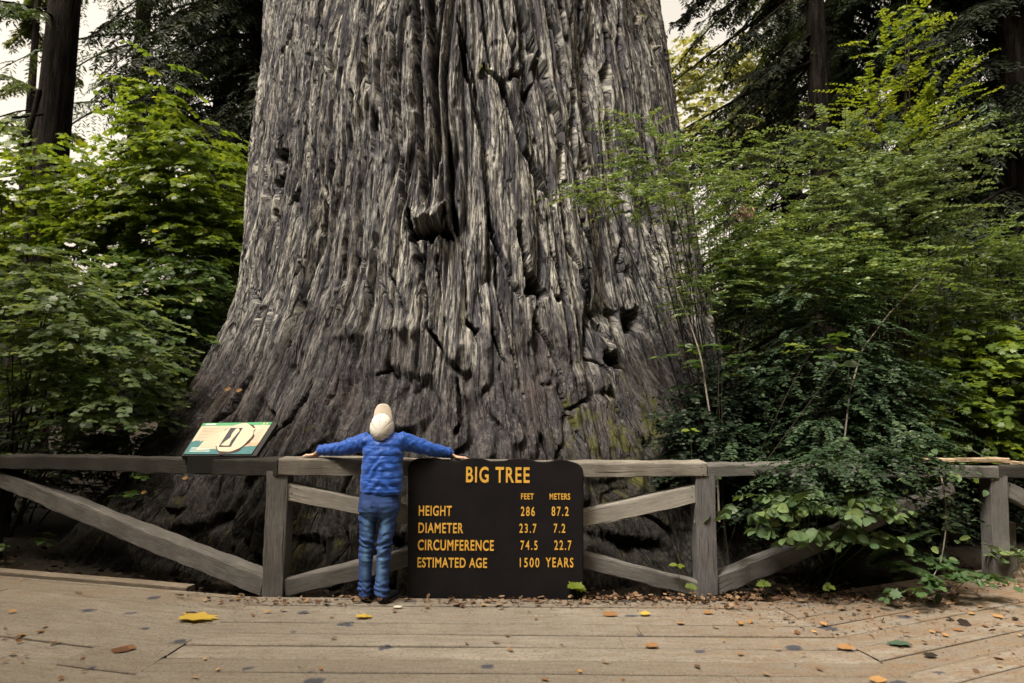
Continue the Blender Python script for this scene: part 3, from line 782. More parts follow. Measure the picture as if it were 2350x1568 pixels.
# ------------------------------------------------------------------ small interpretive panel
def make_panel():
    y0 = YLB(500) + .03
    BL, BR = at(421, 1043, y0 + .02), at(577, 1043, y0)
    TL, TR = at(467, 971.5, y0 + .40), at(625, 969, y0 + .33)
    BLv, ux = BL, (BR - BL); vy = ((TL - BL) + (TR - BR)) * .5
    nrm = ux.cross(vy).normalized()
    if nrm.y > 0: nrm = -nrm
    def pt(u, v, h=0.0):
        a = BL.lerp(BR, u); b = TL.lerp(TR, u); return a.lerp(b, v) + nrm * h
    e = empty('interpretive_panel', (BL + BR) / 2, 'small tilted information panel with a log slice picture on the left rail', 'panel')
    def poly(name, uv, h, m, th=.0012, parent=e, ):
        bm = bmesh.new(); top = [bm.verts.new(pt(u, v, h)) for u, v in uv]; bot = [bm.verts.new(pt(u, v, h - th)) for u, v in uv]
        bm.faces.new(top); bm.faces.new(bot[::-1]); n = len(top)
        for i in range(n): bm.faces.new((top[i], bot[i], bot[(i + 1) % n], top[(i + 1) % n]))
        bmesh.ops.recalc_face_normals(bm, faces=bm.faces[:])
        return link(name, bm_mesh(name, bm), m, parent, smooth=False)
    R = lambda u0, u1, v0, v1: [(u0, v0), (u1, v0), (u1, v1), (u0, v1)]
    black = plain('black_metal', (0.012, 0.012, 0.012), .6, .3, .1)
    cream = plain('panel_cream', (0.50, 0.435, 0.325), .55, .3, .06, 12)
    poly('frame', [(-.02, -.03), (1.075, -.03), (1.075, 1.0), (1.02, 1.02), (-.02, 1.02)], -.004, black, .035)
    poly('face', R(0, 1, 0, 1), 0, cream, .003)
    poly('header', R(.0, 1, .90, .995), .0022, plain('panel_green', (0.07, 0.30, 0.14), .5, .3, .08))
    poly('glow_band', [(0, .16), (1, .16), (1, .36), (.7, .33), (.4, .37), (0, .37)], .0018, plain('panel_peach', (0.50, 0.32, 0.20), .55, .3, .08, 8))
    rr = random.Random(4)
    tl = [(0, 0), (1, 0), (1, .26)] + [(u, .20 + .05 * (u > .8) + rr.uniform(-.02, .02) - .1 * math.exp(-((u - .62) / .14) ** 2)) for u in np.linspace(.97, .52, 16)] + [(u, .13 + .26 * min(1, (.52 - u) / .30) + rr.uniform(-.025, .03)) for u in np.linspace(.5, .01, 26)] + [(0, .36)]
    poly('forest_band', tl, .0028, plain('panel_teal', (0.04, 0.15, 0.16), .5, .3, .35, 18))
    grey = plain('panel_print', (0.42, 0.36, 0.28), .6, .2, .05); white = plain('panel_white_print', (0.62, 0.68, 0.62), .6, .2, .05)
    for k in range(9):
        v = .80 - .048 * k
        poly('text_line', R(.05, .42 - .02 * (k % 3), v, v + .012), .0030, grey)
        poly('text_line', R(.80, .97 - .03 * (k % 2), v, v + .012), .0030, grey)
    for k in range(4): poly('text_line', R(.06, .36 - .01 * k, .07 + .038 * k, .085 + .038 * k), .0042, white)
    poly('header_text', R(.05, .20, .925, .965), .0036, white); poly('header_text', R(.885, .905, .925, .97), .0036, plain('panel_gold', (.6, .5, .2))); poly('header_text', R(.93, .95, .925, .97), .0036, bpy.data.materials['panel_gold'])
    # log slice
    c = (.605, .50); sl, bk = [], []
    for a in np.linspace(0, 2 * np.pi, 44, endpoint=False):
        w_ = 1 + .02 * math.sin(5 * a) + .015 * math.sin(9 * a + 1)
        sl.append((c[0] + .235 * w_ * math.cos(a), c[1] + .45 * w_ * math.sin(a)))
        q = 1.08 + .05 * math.sin(7 * a + 2) + .03 * math.sin(13 * a); bk.append((c[0] + .012 + .235 * q * math.cos(a), c[1] - .025 + .45 * q * math.sin(a)))
    b = poly('log_slice', bk, .0045, plain('slice_bark', (0.045, 0.022, 0.02), .6, .3, .4, 60), .002)
    poly('cut_face', sl, .0062, plain('slice_wood', (0.56, 0.48, 0.35), .55, .3, .06, 9), .0016, b)
    ph = poly('photo_print', R(.455, .635, .20, .80), .0075, plain('photo_dark', (0.03, 0.032, 0.045), .5, .3, .5, 160), .001)
    ph.rotation_euler = (0, 0, 0)
    tr_ = [(.53, .235), (.60, .235), (.585, .40), (.60, .55), (.615, .70), (.585, .78), (.545, .77), (.53, .62), (.545, .48), (.50, .36), (.475, .25)]
    poly('pale_tree_print', tr_, .0085, plain('photo_pale', (0.55, 0.48, 0.36), .6, .2, .3, 120), .0008, ph)
    # black bracket that carries the panel on the rail
    bm = bmesh.new()
    a, b_ = at(432, 1049, y0 - .03), at(606, 1049, y0 - .04)
    q = [a, b_, b_ - Vector((0, 0, .115)), a - Vector((0, 0, .11))]
    f_ = [bm.verts.new(p - Vector((0, .012, 0))) for p in q]; g_ = [bm.verts.new(p + Vector((0, .004, 0))) for p in q]
    bm.faces.new(f_); bm.faces.new(g_[::-1])
    for i in range(4): bm.faces.new((f_[i], g_[i], g_[(i + 1) % 4], f_[(i + 1) % 4]))
    bmesh.ops.recalc_face_normals(bm, faces=bm.faces[:])
    link('bracket', bm_mesh('bracket', bm), black, e, smooth=False)

# ------------------------------------------------------------------ the boy
def vf_loft(secs, seg=18):
    """secs: (centre, half-axis a, half-axis b) -> closed tube"""
    V, F = [], []
    for c, a, b in secs:
        c, a, b = Vector(c), Vector(a), Vector(b)
        for k in range(seg):
            t = 2 * math.pi * k / seg; V.append((c + a * math.cos(t) + b * math.sin(t))[:])
    for i in range(len(secs) - 1):
        for k in range(seg): F.append((i * seg + k, i * seg + (k + 1) % seg, (i + 1) * seg + (k + 1) % seg, (i + 1) * seg + k))
    F.append(tuple(range(seg))[::-1]); F.append(tuple((len(secs) - 1) * seg + k for k in range(seg)))
    return V, F

def vf_limb(pts, rad, seg=14, cap=True):
    """round tapered limb through points, rounded at both ends"""
    P = [Vector(p) for p in pts]; S = []
    n = len(P)
    for i, p in enumerate(P):
        d = (P[min(i + 1, n - 1)] - P[max(i - 1, 0)]).normalized()
        a = d.cross(Vector((0, 0, 1)) if abs(d.z) < .9 else Vector((1, 0, 0))).normalized(); b = d.cross(a)
        r = rad[i] if isinstance(rad[i], tuple) else (rad[i], rad[i])
        if i == 0 and cap:
            for f, q in ((.9, .4), (.55, .8)): S.append((p - d * r[0] * f * .9, a * r[0] * q, b * r[1] * q))
        S.append((p, a * r[0], b * r[1]))
        if i == n - 1 and cap:
            for f, q in ((.55, .8), (.9, .4)): S.append((p + d * r[0] * f * .9, a * r[0] * q, b * r[1] * q))
    return vf_loft(S, seg)

def vf_ball(c, ax, seg=20, rings=12):
    bm = bmesh.new(); bmesh.ops.create_uvsphere(bm, u_segments=seg, v_segments=rings, radius=1)
    V = [(Vector(c) + ax[0] * v.co.x + ax[1] * v.co.y + ax[2] * v.co.z)[:] for v in bm.verts]
    bm.verts.index_update(); F = [[v.index for v in f.verts] for f in bm.faces]; bm.free(); return V, F

def fuse(name, parts, voxel, smooth=2):
    V, F = [], []
    for v, f in parts:
        o = len(V); V += v; F += [tuple(i + o for i in q) for q in f]
    me = bpy.data.meshes.new(name); me.from_pydata(V, [], F); me.update()
    bm = bmesh.new(); bm.from_mesh(me); bmesh.ops.recalc_face_normals(bm, faces=bm.faces[:]); bm.to_mesh(me); bm.free()
    o = bpy.data.objects.new('tmp', me); COL.objects.link(o)
    m = o.modifiers.new('r', 'REMESH'); m.mode = 'VOXEL'; m.voxel_size = voxel
    if smooth:
        s = o.modifiers.new('s', 'SMOOTH'); s.factor = .5; s.iterations = smooth
    dg = bpy.context.evaluated_depsgraph_get(); out = bpy.data.meshes.new_from_object(o.evaluated_get(dg)); out.name = name
    bpy.data.objects.remove(o); bpy.data.meshes.remove(me)
    return out

def get_co(me):
    c = np.empty(len(me.vertices) * 3, np.float32); me.vertices.foreach_get('co', c); return c.reshape(-1, 3).astype(float)
def get_no(me):
    c = np.empty(len(me.vertices) * 3, np.float32); me.vertices.foreach_get('normal', c); return c.reshape(-1, 3).astype(float)
def set_co(me, c): me.vertices.foreach_set('co', c.astype(np.float32).ravel()); me.update()

def make_boy():
    gl, gr = on_ground(839, 1383), on_ground(875, 1388)
    Yb = gl.y; K = Yb / 1566.67
    root = empty('person', (gl.x * .5 + gr.x * .5, Yb, 0), 'child in blue quilted jacket and cream cap leaning on the rail with arms spread', 'person')
    X, Yv, Z = Vector((1, 0, 0)), Vector((0, 1, 0)), Vector((0, 0, 1))
    ztop = at(760, 1053, YL - .012).z                       # top of the rail he leans on
    ztopR = at(1060, 1057, YMID(1060) - .012).z
    def sec(x, y, dY, hw, dep): return (at(x, y, Yb + dY), X * hw * K, Yv * dep)
    # joints
    shL, shR = at(842, 1013, Yb + .06), at(922, 1011, Yb + .06)
    elL, elR = at(784, 1030, Yb + .12), at(982, 1030, Yb + .12)
    wrL, wrR = at(733, 1034, Yb + .19), at(1034, 1040, Yb + .19)
    wrL.z = max(wrL.z, ztop + .026); wrR.z = max(wrR.z, ztopR + .026)
    Hc = at(876, 983, Yb + .035); U = Vector((0, -.985, .0)).normalized(); U = Vector((0, -.98, -.06)).normalized(); Fw = Vector((0, -.06, .98)).normalized()
    # --- body: one continuous skin
    parts = []
    parts.append(vf_loft([sec(870, 1172, -.01, 36, .075), sec(870, 1150, 0, 38, .085), sec(873, 1110, .02, 36, .075), sec(877, 1060, .035, 38, .08), sec(880, 1028, .05, 37, .075), sec(881, 1008, .06, 22, .05)]))
    for s, sh, el, wr in ((-1, shL, elL, wrL), (1, shR, elR, wrR)):
        parts.append(vf_limb([sh - X * s * .02, sh.lerp(el, .5), el, el.lerp(wr, .4), wr], [.038, .034, .030, .029, .021]))
    for pts in ([(850, 1165, 0), (845, 1215, .0), (842, 1262, -.005), (840, 1310, .01), (839, 1358, .01)], [(890, 1165, 0), (884, 1215, -.01), (880, 1262, -.02), (877, 1310, -.015), (875, 1362, -.02)]):
        P = [at(x, y, Yb + d) for x, y, d in pts]
        P.append(Vector((P[-1].x, P[-1].y + .0, .035)))
        parts.append(vf_limb(P, [.055, .045, .037, .036, .026, .026]))
    # neck and head: skull, jaw, nose, brow, ears
    nb = at(881, 1006, Yb + .065); parts.append(vf_limb([nb, Hc - U * .055 - Fw * .02, Hc - U * .02], [.047, .045, .05]))
    parts.append(vf_ball(Hc + U * .004 - Fw * .006, [X * .069, Fw * .085, U * .080]))
    parts.append(vf_ball(Hc - U * .045 + Fw * .030, [X * .052, Fw * .052, U * .062]))     # lower face
    parts.append(vf_ball(Hc - U * .088 + Fw * .056, [X * .022, Fw * .018, U * .018]))     # chin
    parts.append(vf_limb([Hc + U * .002 + Fw * .078, Hc - U * .030 + Fw * .094], [.007, .011], 10))  # nose
    for s in (-1, 1):
        parts.append(vf_ball(Hc + X * s * .071 - U * .018 - Fw * .008, [X * .009, Fw * .018, U * .028], 12, 8))
        parts.append(vf_ball(Hc + X * s * .032 - U * .034 + Fw * .060, [X * .022, Fw * .018, U * .02], 12, 8))   # cheek
    parts.append(vf_ball(Hc - U * .058 + Fw * .078, [X * .02, Fw * .008, U * .007], 12, 8))                     # lips
    # hands lie palm down on the rail, four unequal bent fingers and a thumb on the far side
    for s, wr, zt in ((-1, wrL, ztop), (1, wrR, ztopR)):
        dirn = Vector((s * .97, .22, 0)).normalized(); side = Vector((-dirn.y * s, dirn.x * s, 0)); side = side if side.y > 0 else -side
        pc = wr + dirn * .035; pc.z = zt + .020
        tip0 = wr + dirn * .070; tip0.z = zt + .016
        parts.append(vf_loft([(wr, side * .020, Z * .017), (pc, side * .029, Z * .014), (tip0 - dirn * .004, side * .031, Z * .0105), (tip0 + dirn * .006, side * .026, Z * .007)], 14))
        for i, (o_, ln) in enumerate(((.023, .046), (.0085, .054), (-.0065, .050), (-.021, .039))):
            b = tip0 + side * o_ - dirn * (.006 if i in (0, 3) else 0); b.z = zt + .016
            dd = (dirn + side * (o_ * 5)).normalized()
            p1 = b + dd * ln * .45; p1.z = zt + .0185; p2 = b + dd * ln * .78; p2.z = zt + .012; p3 = b + dd * ln; p3.z = zt + .0075
            parts.append(vf_limb([b - dd * .012, b, p1, p2, p3], [.0078, .0076, .0070, .0064, .0054], 10))
        tb = wr + dirn * .018 + side * .022; tb.z = zt + .016
        td = (dirn * .75 + side * .75).normalized(); t1 = tb + td * .026; t2 = tb + (td + dirn * .35).normalized() * .047; t1.z = zt + .013; t2.z = zt + .009
        parts.append(vf_limb([tb - td * .012, tb, t1, t2], [.0105, .0098, .0085, .0068], 10))
    skin = NT('skin'); n = skin.noise(skin.coords(), 30, 4); skin.base(skin.mix(n, (0.60, 0.37, 0.26), (0.70, 0.46, 0.33))); skin.rough(.5, .35)
    skin.p.inputs['Subsurface Weight'].default_value = .08; skin.p.inputs['Subsurface Radius'].default_value = (.01, .004, .002)
    body = link('body', fuse('body', parts, .0034, 2), skin.m, root)
    white = plain('eye_white', (.75, .73, .7), .3, .5, .03); irisM = plain('iris', (.05, .03, .02), .2, .5, .1)
    for s in (-1, 1):
        ev = vf_ball(Hc + X * s * .027 - U * .006 + Fw * .0745, [X * .012, Fw * .010, U * .009], 14, 8)
        me = bpy.data.meshes.new('eye'); me.from_pydata(ev[0], [], ev[1]); eo = link('eye', me, white, body)
        iv = vf_ball(Hc + X * s * .027 - U * .004 + Fw * .0822, [X * .0048, Fw * .003, U * .0048], 10, 6)
        me = bpy.data.meshes.new('iris'); me.from_pydata(iv[0], [], iv[1]); link('iris', me, irisM, eo)
    # short hair under the cap
    V, F = vf_ball(Hc - U * .002 - Fw * .010, [X * .0725, Fw * .0885, U * .082], 28, 18)
    keep = [i for i, v in enumerate(V) if (Vector(v) - Hc).dot(U) > -.035 and not ((Vector(v) - Hc).dot(Fw) > .06 and (Vector(v) - Hc).dot(U) < .03)]
    ks = set(keep); mp = {j: i for i, j in enumerate(keep)}
    me = bpy.data.meshes.new('hair'); me.from_pydata([V[i] for i in keep], [], [tuple(mp[i] for i in f) for f in F if all(i in ks for i in f)])
    link('hair', me, plain('brown_hair', (0.07, 0.042, 0.022), .6, .3, .4, 90), root)
    # --- quilted jacket
    jp = [vf_loft([sec(875, 1134, -.005, 44, .094), sec(875, 1128, -.003, 47, .100), sec(875, 1110, .005, 47.5, .104), sec(876, 1085, .02, 46.5, .104), sec(878, 1058, .032, 46, .104), sec(880, 1035, .045, 46, .102), sec(881, 1018, .052, 45, .095), sec(881, 1006, .058, 37, .080), sec(881, 999, .060, 27, .066)], 36)]
    jp.append(vf_limb([at(881, 1010, Yb + .06), at(880, 996, Yb + .052)], [.060, .050], 24, False))
    for s, sh, el, wr in ((-1, shL, elL, wrL), (1, shR, elR, wrR)):
        w0 = wr + Vector((s * .004, .002, .002))
        jp.append(vf_limb([sh - X * s * .05 - Z * .006, sh, sh.lerp(el, .5), el, el.lerp(wr, .5), el.lerp(wr, .92), w0], [.058, (.060, .062), .055, .047, .043, .037, .026], 20))
    jm = fuse('jacket', jp, .0048, 3)
    c, nn = get_co(jm), get_no(jm)
    tor = np.clip((.155 - np.abs(c[:, 0] - at(878, 1060, Yb).x)) / .03, 0, 1)
    zq = np.array([at(876, y, Yb).z for y in (1128, 1114, 1097, 1080, 1062, 1045, 1024, 1000)])
    ph = np.interp(c[:, 2], zq, np.arange(8))
    seam = np.abs(np.sin(np.pi * ph)) ** .55
    s_ = c[:, 0] * 1.0
    wr1 = fbm(s_ * 16 + c[:, 2] * 9, c[:, 2] * 34 - s_ * 6, 71, 3) - .5
    diag = np.sin((c[:, 2] * .8 + np.abs(s_ - at(878, 1060, Yb).x) * .9) * 95 + 5 * vnoise(s_ * 14, c[:, 2] * 14, 72)); 
    disp = tor * ((seam - .6) * .0055 + .017 * wr1 + .0045 * diag * vnoise(s_ * 18, c[:, 2] * 12, 77) * 1.6)
    arm = 1 - tor
    along = np.abs(s_ - at(878, 1060, Yb).x)
    fold = np.sin(along * 120 + 7 * vnoise(along * 20, c[:, 2] * 25, 73) + c[:, 2] * 50) 
    disp += arm * (.0045 * fold * (vnoise(along * 18, c[:, 1] * 18, 74)) + .010 * (fbm(along * 30, c[:, 2] * 30 + c[:, 1] * 20, 75, 3) - .5))
    hem = np.exp(-((c[:, 2] - zq[0] - .004) / .006) ** 2) * tor; disp += hem * .004
    set_co(jm, c + nn * disp[:, None])
    t = NT('blue_quilted_nylon'); v = t.coords(); f = t.noise(v, 60, 4, .6)
    t.base(t.mix(t.noise(v, 5, 3), (0.011, 0.062, 0.31), (0.018, 0.092, 0.41))); t.rough(.5, .3); t.bump(f, .25, .004)
    t.p.inputs['Sheen Weight'].default_value = .15
    jk = link('jacket', jm, t.m, root)
    # --- jeans
    pl = [(848, 1160, 0, 24), (846.5, 1180, 0, 22), (844.5, 1205, 0, 19.0), (842.5, 1243, -.006, 16.2), (841, 1262, -.008, 16), (838.5, 1300, .006, 14.8), (837.5, 1335, .008, 14.4), (837.5, 1352, .008, 15.2), (838, 1366, .006, 14.2)]
    pr = [(891, 1160, 0, 24), (890.5, 1180, -.004, 21.5), (888, 1205, -.01, 18.6), (884, 1243, -.02, 16.2), (882, 1262, -.024, 16), (879.5, 1300, -.016, 15.2), (877, 1335, -.018, 15), (876, 1352, -.02, 16), (876, 1367, -.022, 15)]
    jn = [vf_loft([sec(871, 1122, .0, 41, .088), sec(870.5, 1140, -.002, 44, .098), sec(870, 1158, -.006, 46.5, .104), sec(869.5, 1172, -.006, 46.5, .098), sec(869, 1183, -.004, 40, .07)], 32)]
    for L_ in (pl, pr): jn.append(vf_loft([(at(x, y, Yb + d), X * hw * K, Yv * (hw * K * 1.12 + .004)) for x, y, d, hw in L_], 24))
    jm = fuse('jeans', jn, .0042, 3)
    c, nn = get_co(jm), get_no(jm)
    zk, za, zc = at(860, 1255, Yb).z, at(860, 1350, Yb).z, at(860, 1185, Yb).z
    knee = np.exp(-((c[:, 2] - zk) / .085) ** 2); ank = np.exp(-((c[:, 2] - za) / .045) ** 2); th = np.exp(-((c[:, 2] - zc) / .05) ** 2)
    xl = c[:, 0] - gl.x
    f1 = np.sin(c[:, 2] * 150 + 46 * xl * np.where(xl < .055, 1, -1) + 6 * vnoise(c[:, 0] * 14, c[:, 2] * 18, 81))
    f2 = fbm(c[:, 0] * 14, c[:, 2] * 44, 82, 3) - .5
    disp = knee * (.0050 * f1 * vnoise(c[:, 0] * 30, c[:, 2] * 20, 83) * 1.8 + .018 * f2) + ank * (.004 * np.sin(c[:, 2] * 170 + 60 * xl + 8 * vnoise(c[:, 0] * 25, c[:, 2] * 12, 84)) + .016 * f2) + th * (.004 * np.sin(c[:, 2] * 120 - 60 * np.abs(xl - .05)) + .006 * f2) + .006 * f2
    # back pockets and belt loop stand slightly proud
    pk = np.zeros(len(c))
    for px in (848, 893):
        p0 = at(px, 1160, Yb); dx = (c[:, 0] - p0.x) / .040; dz = (c[:, 2] - p0.z) / .042
        inside = np.clip(6 * (1 - np.maximum(np.abs(dx), np.abs(dz) + .25 * np.abs(dx) * (dz < 0))), 0, 1) * (nn[:, 1] < .1)
        pk = np.maximum(pk, inside)
    disp += pk * .003
    set_co(jm, c + nn * disp[:, None])
    fade_light = np.zeros(len(c))  # denim fading and the light on thighs and calves, painted together
    for x, y, rx, ry in ((848, 1200, 9, 30), (887, 1200, 9, 28), (842, 1290, 8, 40), (879, 1295, 8, 42)):
        p0 = at(x, y, Yb); fade_light = np.maximum(fade_light, np.exp(-((c[:, 0] - p0.x) / (rx * K)) ** 2 - ((c[:, 2] - p0.z) / (ry * K)) ** 2) * (nn[:, 1] < .2))
    add_attr(jm, 'fade_light', np.clip(fade_light * (.55 + .9 * vnoise(c[:, 0] * 40, c[:, 2] * 25, 85)), 0, 1))
    t = NT('blue_denim'); v = t.coords(); n1 = t.noise(t.coords(scale=(1, 1, .45)), 9, 5, .65); n2 = t.noise(v, 260, 3)
    cc = t.mix(t.ramp(n1, [(.35, 0), (.66, 1)]), (0.014, 0.025, 0.115), (0.032, 0.070, 0.235)); cc = t.mix(t.attr('fade_light'), cc, (0.12, 0.25, 0.44)); t.base(t.mix(t.math('MULTIPLY', n2, .5), cc, (0.06, 0.10, 0.20))); t.rough(.9, .15); t.bump(n2, .2, .002)
    jeans = link('jeans', jm, t.m, root)
    stitch = plain('stitching', (0.16, 0.22, 0.33), .7, .2)
    # --- shoes
    sm = NT('navy_shoe'); n = sm.noise(sm.coords(), 50, 4); sm.base(sm.mix(n, (0.010, 0.012, 0.020), (0.028, 0.034, 0.055))); sm.rough(.55, .4); sm.bump(n, .4, .003)
    soleM = plain('dark_sole', (0.02, 0.02, 0.024), .7, .3, .3)
    for g, a in ((gl, -6), (gr, 14)):
        ca, sa = math.cos(math.radians(a)), math.sin(math.radians(a)); fx = Vector((sa, ca, 0)); sx = Vector((ca, -sa, 0))
        heel = Vector((g.x, g.y + .004, 0))
        prof = [(0.0, .026, .050), (.012, .036, .062), (.05, .040, .064), (.09, .041, .058), (.13, .044, .046), (.165, .044, .038), (.19, .036, .032), (.205, .020, .022)]
        up_ = vf_loft([(heel + fx * d + Z * (.014 + h * .5), sx * wd, Z * h * .5) for d, wd, h in prof], 18)
        col = vf_limb([heel + fx * .045 + Z * .05, heel + fx * .045 + Z * .082], [.040, .036], 16, False)
        me = fuse('shoe', [up_, col], .004, 2); so = link('shoe', me, sm.m, root)
        bm = bmesh.new(); N = 24; rg = []
        for h in (0.0, .020):
            ring = []
            for k in range(N):
                t_ = 2 * math.pi * k / N; d = .1025 + .106 * math.cos(t_); wd = np.interp(d, [p[0] for p in prof], [p[1] for p in prof]) * 1.08 + .002
                ring.append(bm.verts.new(heel + fx * d + sx * (max(.014, wd) * math.copysign(abs(math.sin(t_)) ** .6, math.sin(t_))) + Z * h))
            rg.append(ring)
        for k in range(N): bm.faces.new((rg[0][k], rg[0][(k + 1) % N], rg[1][(k + 1) % N], rg[1][k]))
        bm.faces.new(rg[0][::-1]); bm.faces.new(rg[1])
        link('sole', bm_mesh('sole', bm), soleM, so)
    # --- cap: six-panel crown with seams, button and brim
    nu, nv = 72, 22; V, F = [], []
    pole_shift = -.022
    for i in range(nv + 1):
        a = (i / nv) * 1.80
        for k in range(nu):
            b = 2 * math.pi * k / nu
            rx, rf, ru = .0775, (.098 if math.cos(b) > 0 else .094), .104
            sa = math.sin(min(a, math.pi / 2)); ca = math.cos(a) if a < math.pi / 2 else -(a - math.pi / 2) * 1.3
            rr = sa ** .92
            seam = abs(math.sin(3 * (b - math.pi / 2 + math.pi / 2)))      # six seams
            dd = -.0034 * math.exp(-(seam / .09) ** 2) * sa
            wr_ = .0035 * (float(vnoise(b * 1.2 + 3, a * 2, 91)) - .5)
            x = (rx + dd + wr_) * rr * math.sin(b); fwd = (rf + dd + wr_) * rr * math.cos(b) + pole_shift * (1 - rr) ; up2 = (ru + dd) * ca - .004
            if math.cos(b) < -.2 and a > 1.3: up2 -= .012 * (a - 1.3) / .3
            V.append((Hc + X * x + Fw * fwd + U * up2)[:])
    for i in range(nv):
        for k in range(nu): F.append((i * nu + k, i * nu + (k + 1) % nu, (i + 1) * nu + (k + 1) % nu, (i + 1) * nu + k))
    me = bpy.data.meshes.new('cap'); me.from_pydata(V, [], F); me.update()
    cm = plain('cream_cotton', (0.72, 0.68, 0.61), .8, .15, .05, 14, .15)
    cap = link('cap', me, cm, root)
    thread = plain('cap_seam_thread', (0.19, 0.165, 0.135), .85, .1)
    for q in range(6):
        b = q * math.pi / 3; pts = []
        for a in np.linspace(.05, 1.5, 14):
            sa = math.sin(a); rr = sa ** .92; x = (.0775 - .0012) * rr * math.sin(b); fwd = ((.098 if math.cos(b) > 0 else .094) - .0012) * rr * math.cos(b) + pole_shift * (1 - rr)
            pts.append((Hc + X * x + Fw * fwd + U * (.1015 * math.cos(a) - .004))[:])
        tubes('seam', [np.array(pts)], [.0019], thread, cap, 5)
    pol = Hc + Fw * pole_shift + U * .1005; bb = vf_ball(pol, [X * .006, Fw * .006, U * .003], 12, 8)
    me = bpy.data.meshes.new('button'); me.from_pydata(bb[0], [], bb[1]); link('button', me, cm, cap)
    dark = plain('eyelet_thread', (0.06, 0.055, 0.05), .8, .1)
    for b0 in (40, 140, 220, 320, 90, 270):
        b = math.radians(b0 + 0); a = .78; rr = math.sin(a) ** .92; lines = []
        P = Hc + X * (.0785 * rr * math.sin(b)) + Fw * (.096 * rr * math.cos(b) + pole_shift * (1 - rr)) + U * (.1045 * math.cos(a) - .004)
        q = vf_ball(P, [X * .0028, Fw * .0028, U * .0024], 10, 6); me = bpy.data.meshes.new('eyelet'); me.from_pydata(q[0], [], q[1]); link('eyelet', me, dark, cap)
    bm = bmesh.new(); lo, hi = [], []
    N = 22; M_ = 8; gridT, gridB = [], []
    for j in range(M_ + 1):
        rowT, rowB = [], []
        for k in range(N + 1):
            s = -1 + 2 * k / N; e = j / M_
            x0 = .066 * s; f0 = .096 * math.sqrt(max(0, 1 - (x0 / .0765) ** 2)); front = .160 - .050 * abs(s) ** 3.2
            x = x0 * (1 - .13 * e); fwd = f0 + e * (front - f0)
            drop = -.020 - 2.2 * x * x - e * .012
            p = Hc + X * x + Fw * fwd + U * (drop)
            rowT.append(bm.verts.new(p + U * .0022)); rowB.append(bm.verts.new(p - U * .0022))
        gridT.append(rowT); gridB.append(rowB)
    for j in range(M_):
        for k in range(N):
            bm.faces.new((gridT[j][k], gridT[j][k + 1], gridT[j + 1][k + 1], gridT[j + 1][k])); bm.faces.new((gridB[j][k], gridB[j + 1][k], gridB[j + 1][k + 1], gridB[j][k + 1]))
    for k in range(N): bm.faces.new((gridT[M_][k], gridT[M_][k + 1], gridB[M_][k + 1], gridB[M_][k]))
    for j in range(M_):
        for k in (0, N): bm.faces.new((gridT[j][k], gridT[j + 1][k], gridB[j + 1][k], gridB[j][k]))
    bmesh.ops.recalc_face_normals(bm, faces=bm.faces[:])
    link('brim', bm_mesh('brim', bm), plain('brim_cotton', (0.62, 0.555, 0.46), .8, .15, .05, 14, .15), cap)
    arc = [(Hc + X * (.0785 * math.sin(b)) + Fw * (.0985 * math.cos(b)) - U * .012)[:] for b in np.radians(np.linspace(-58, 58, 24))]
    tubes('brim_seam_shade', [np.array(arc)], [.0026], thread, cap, 6)  # brim seam, kept dark to paint in the shadow of the crease
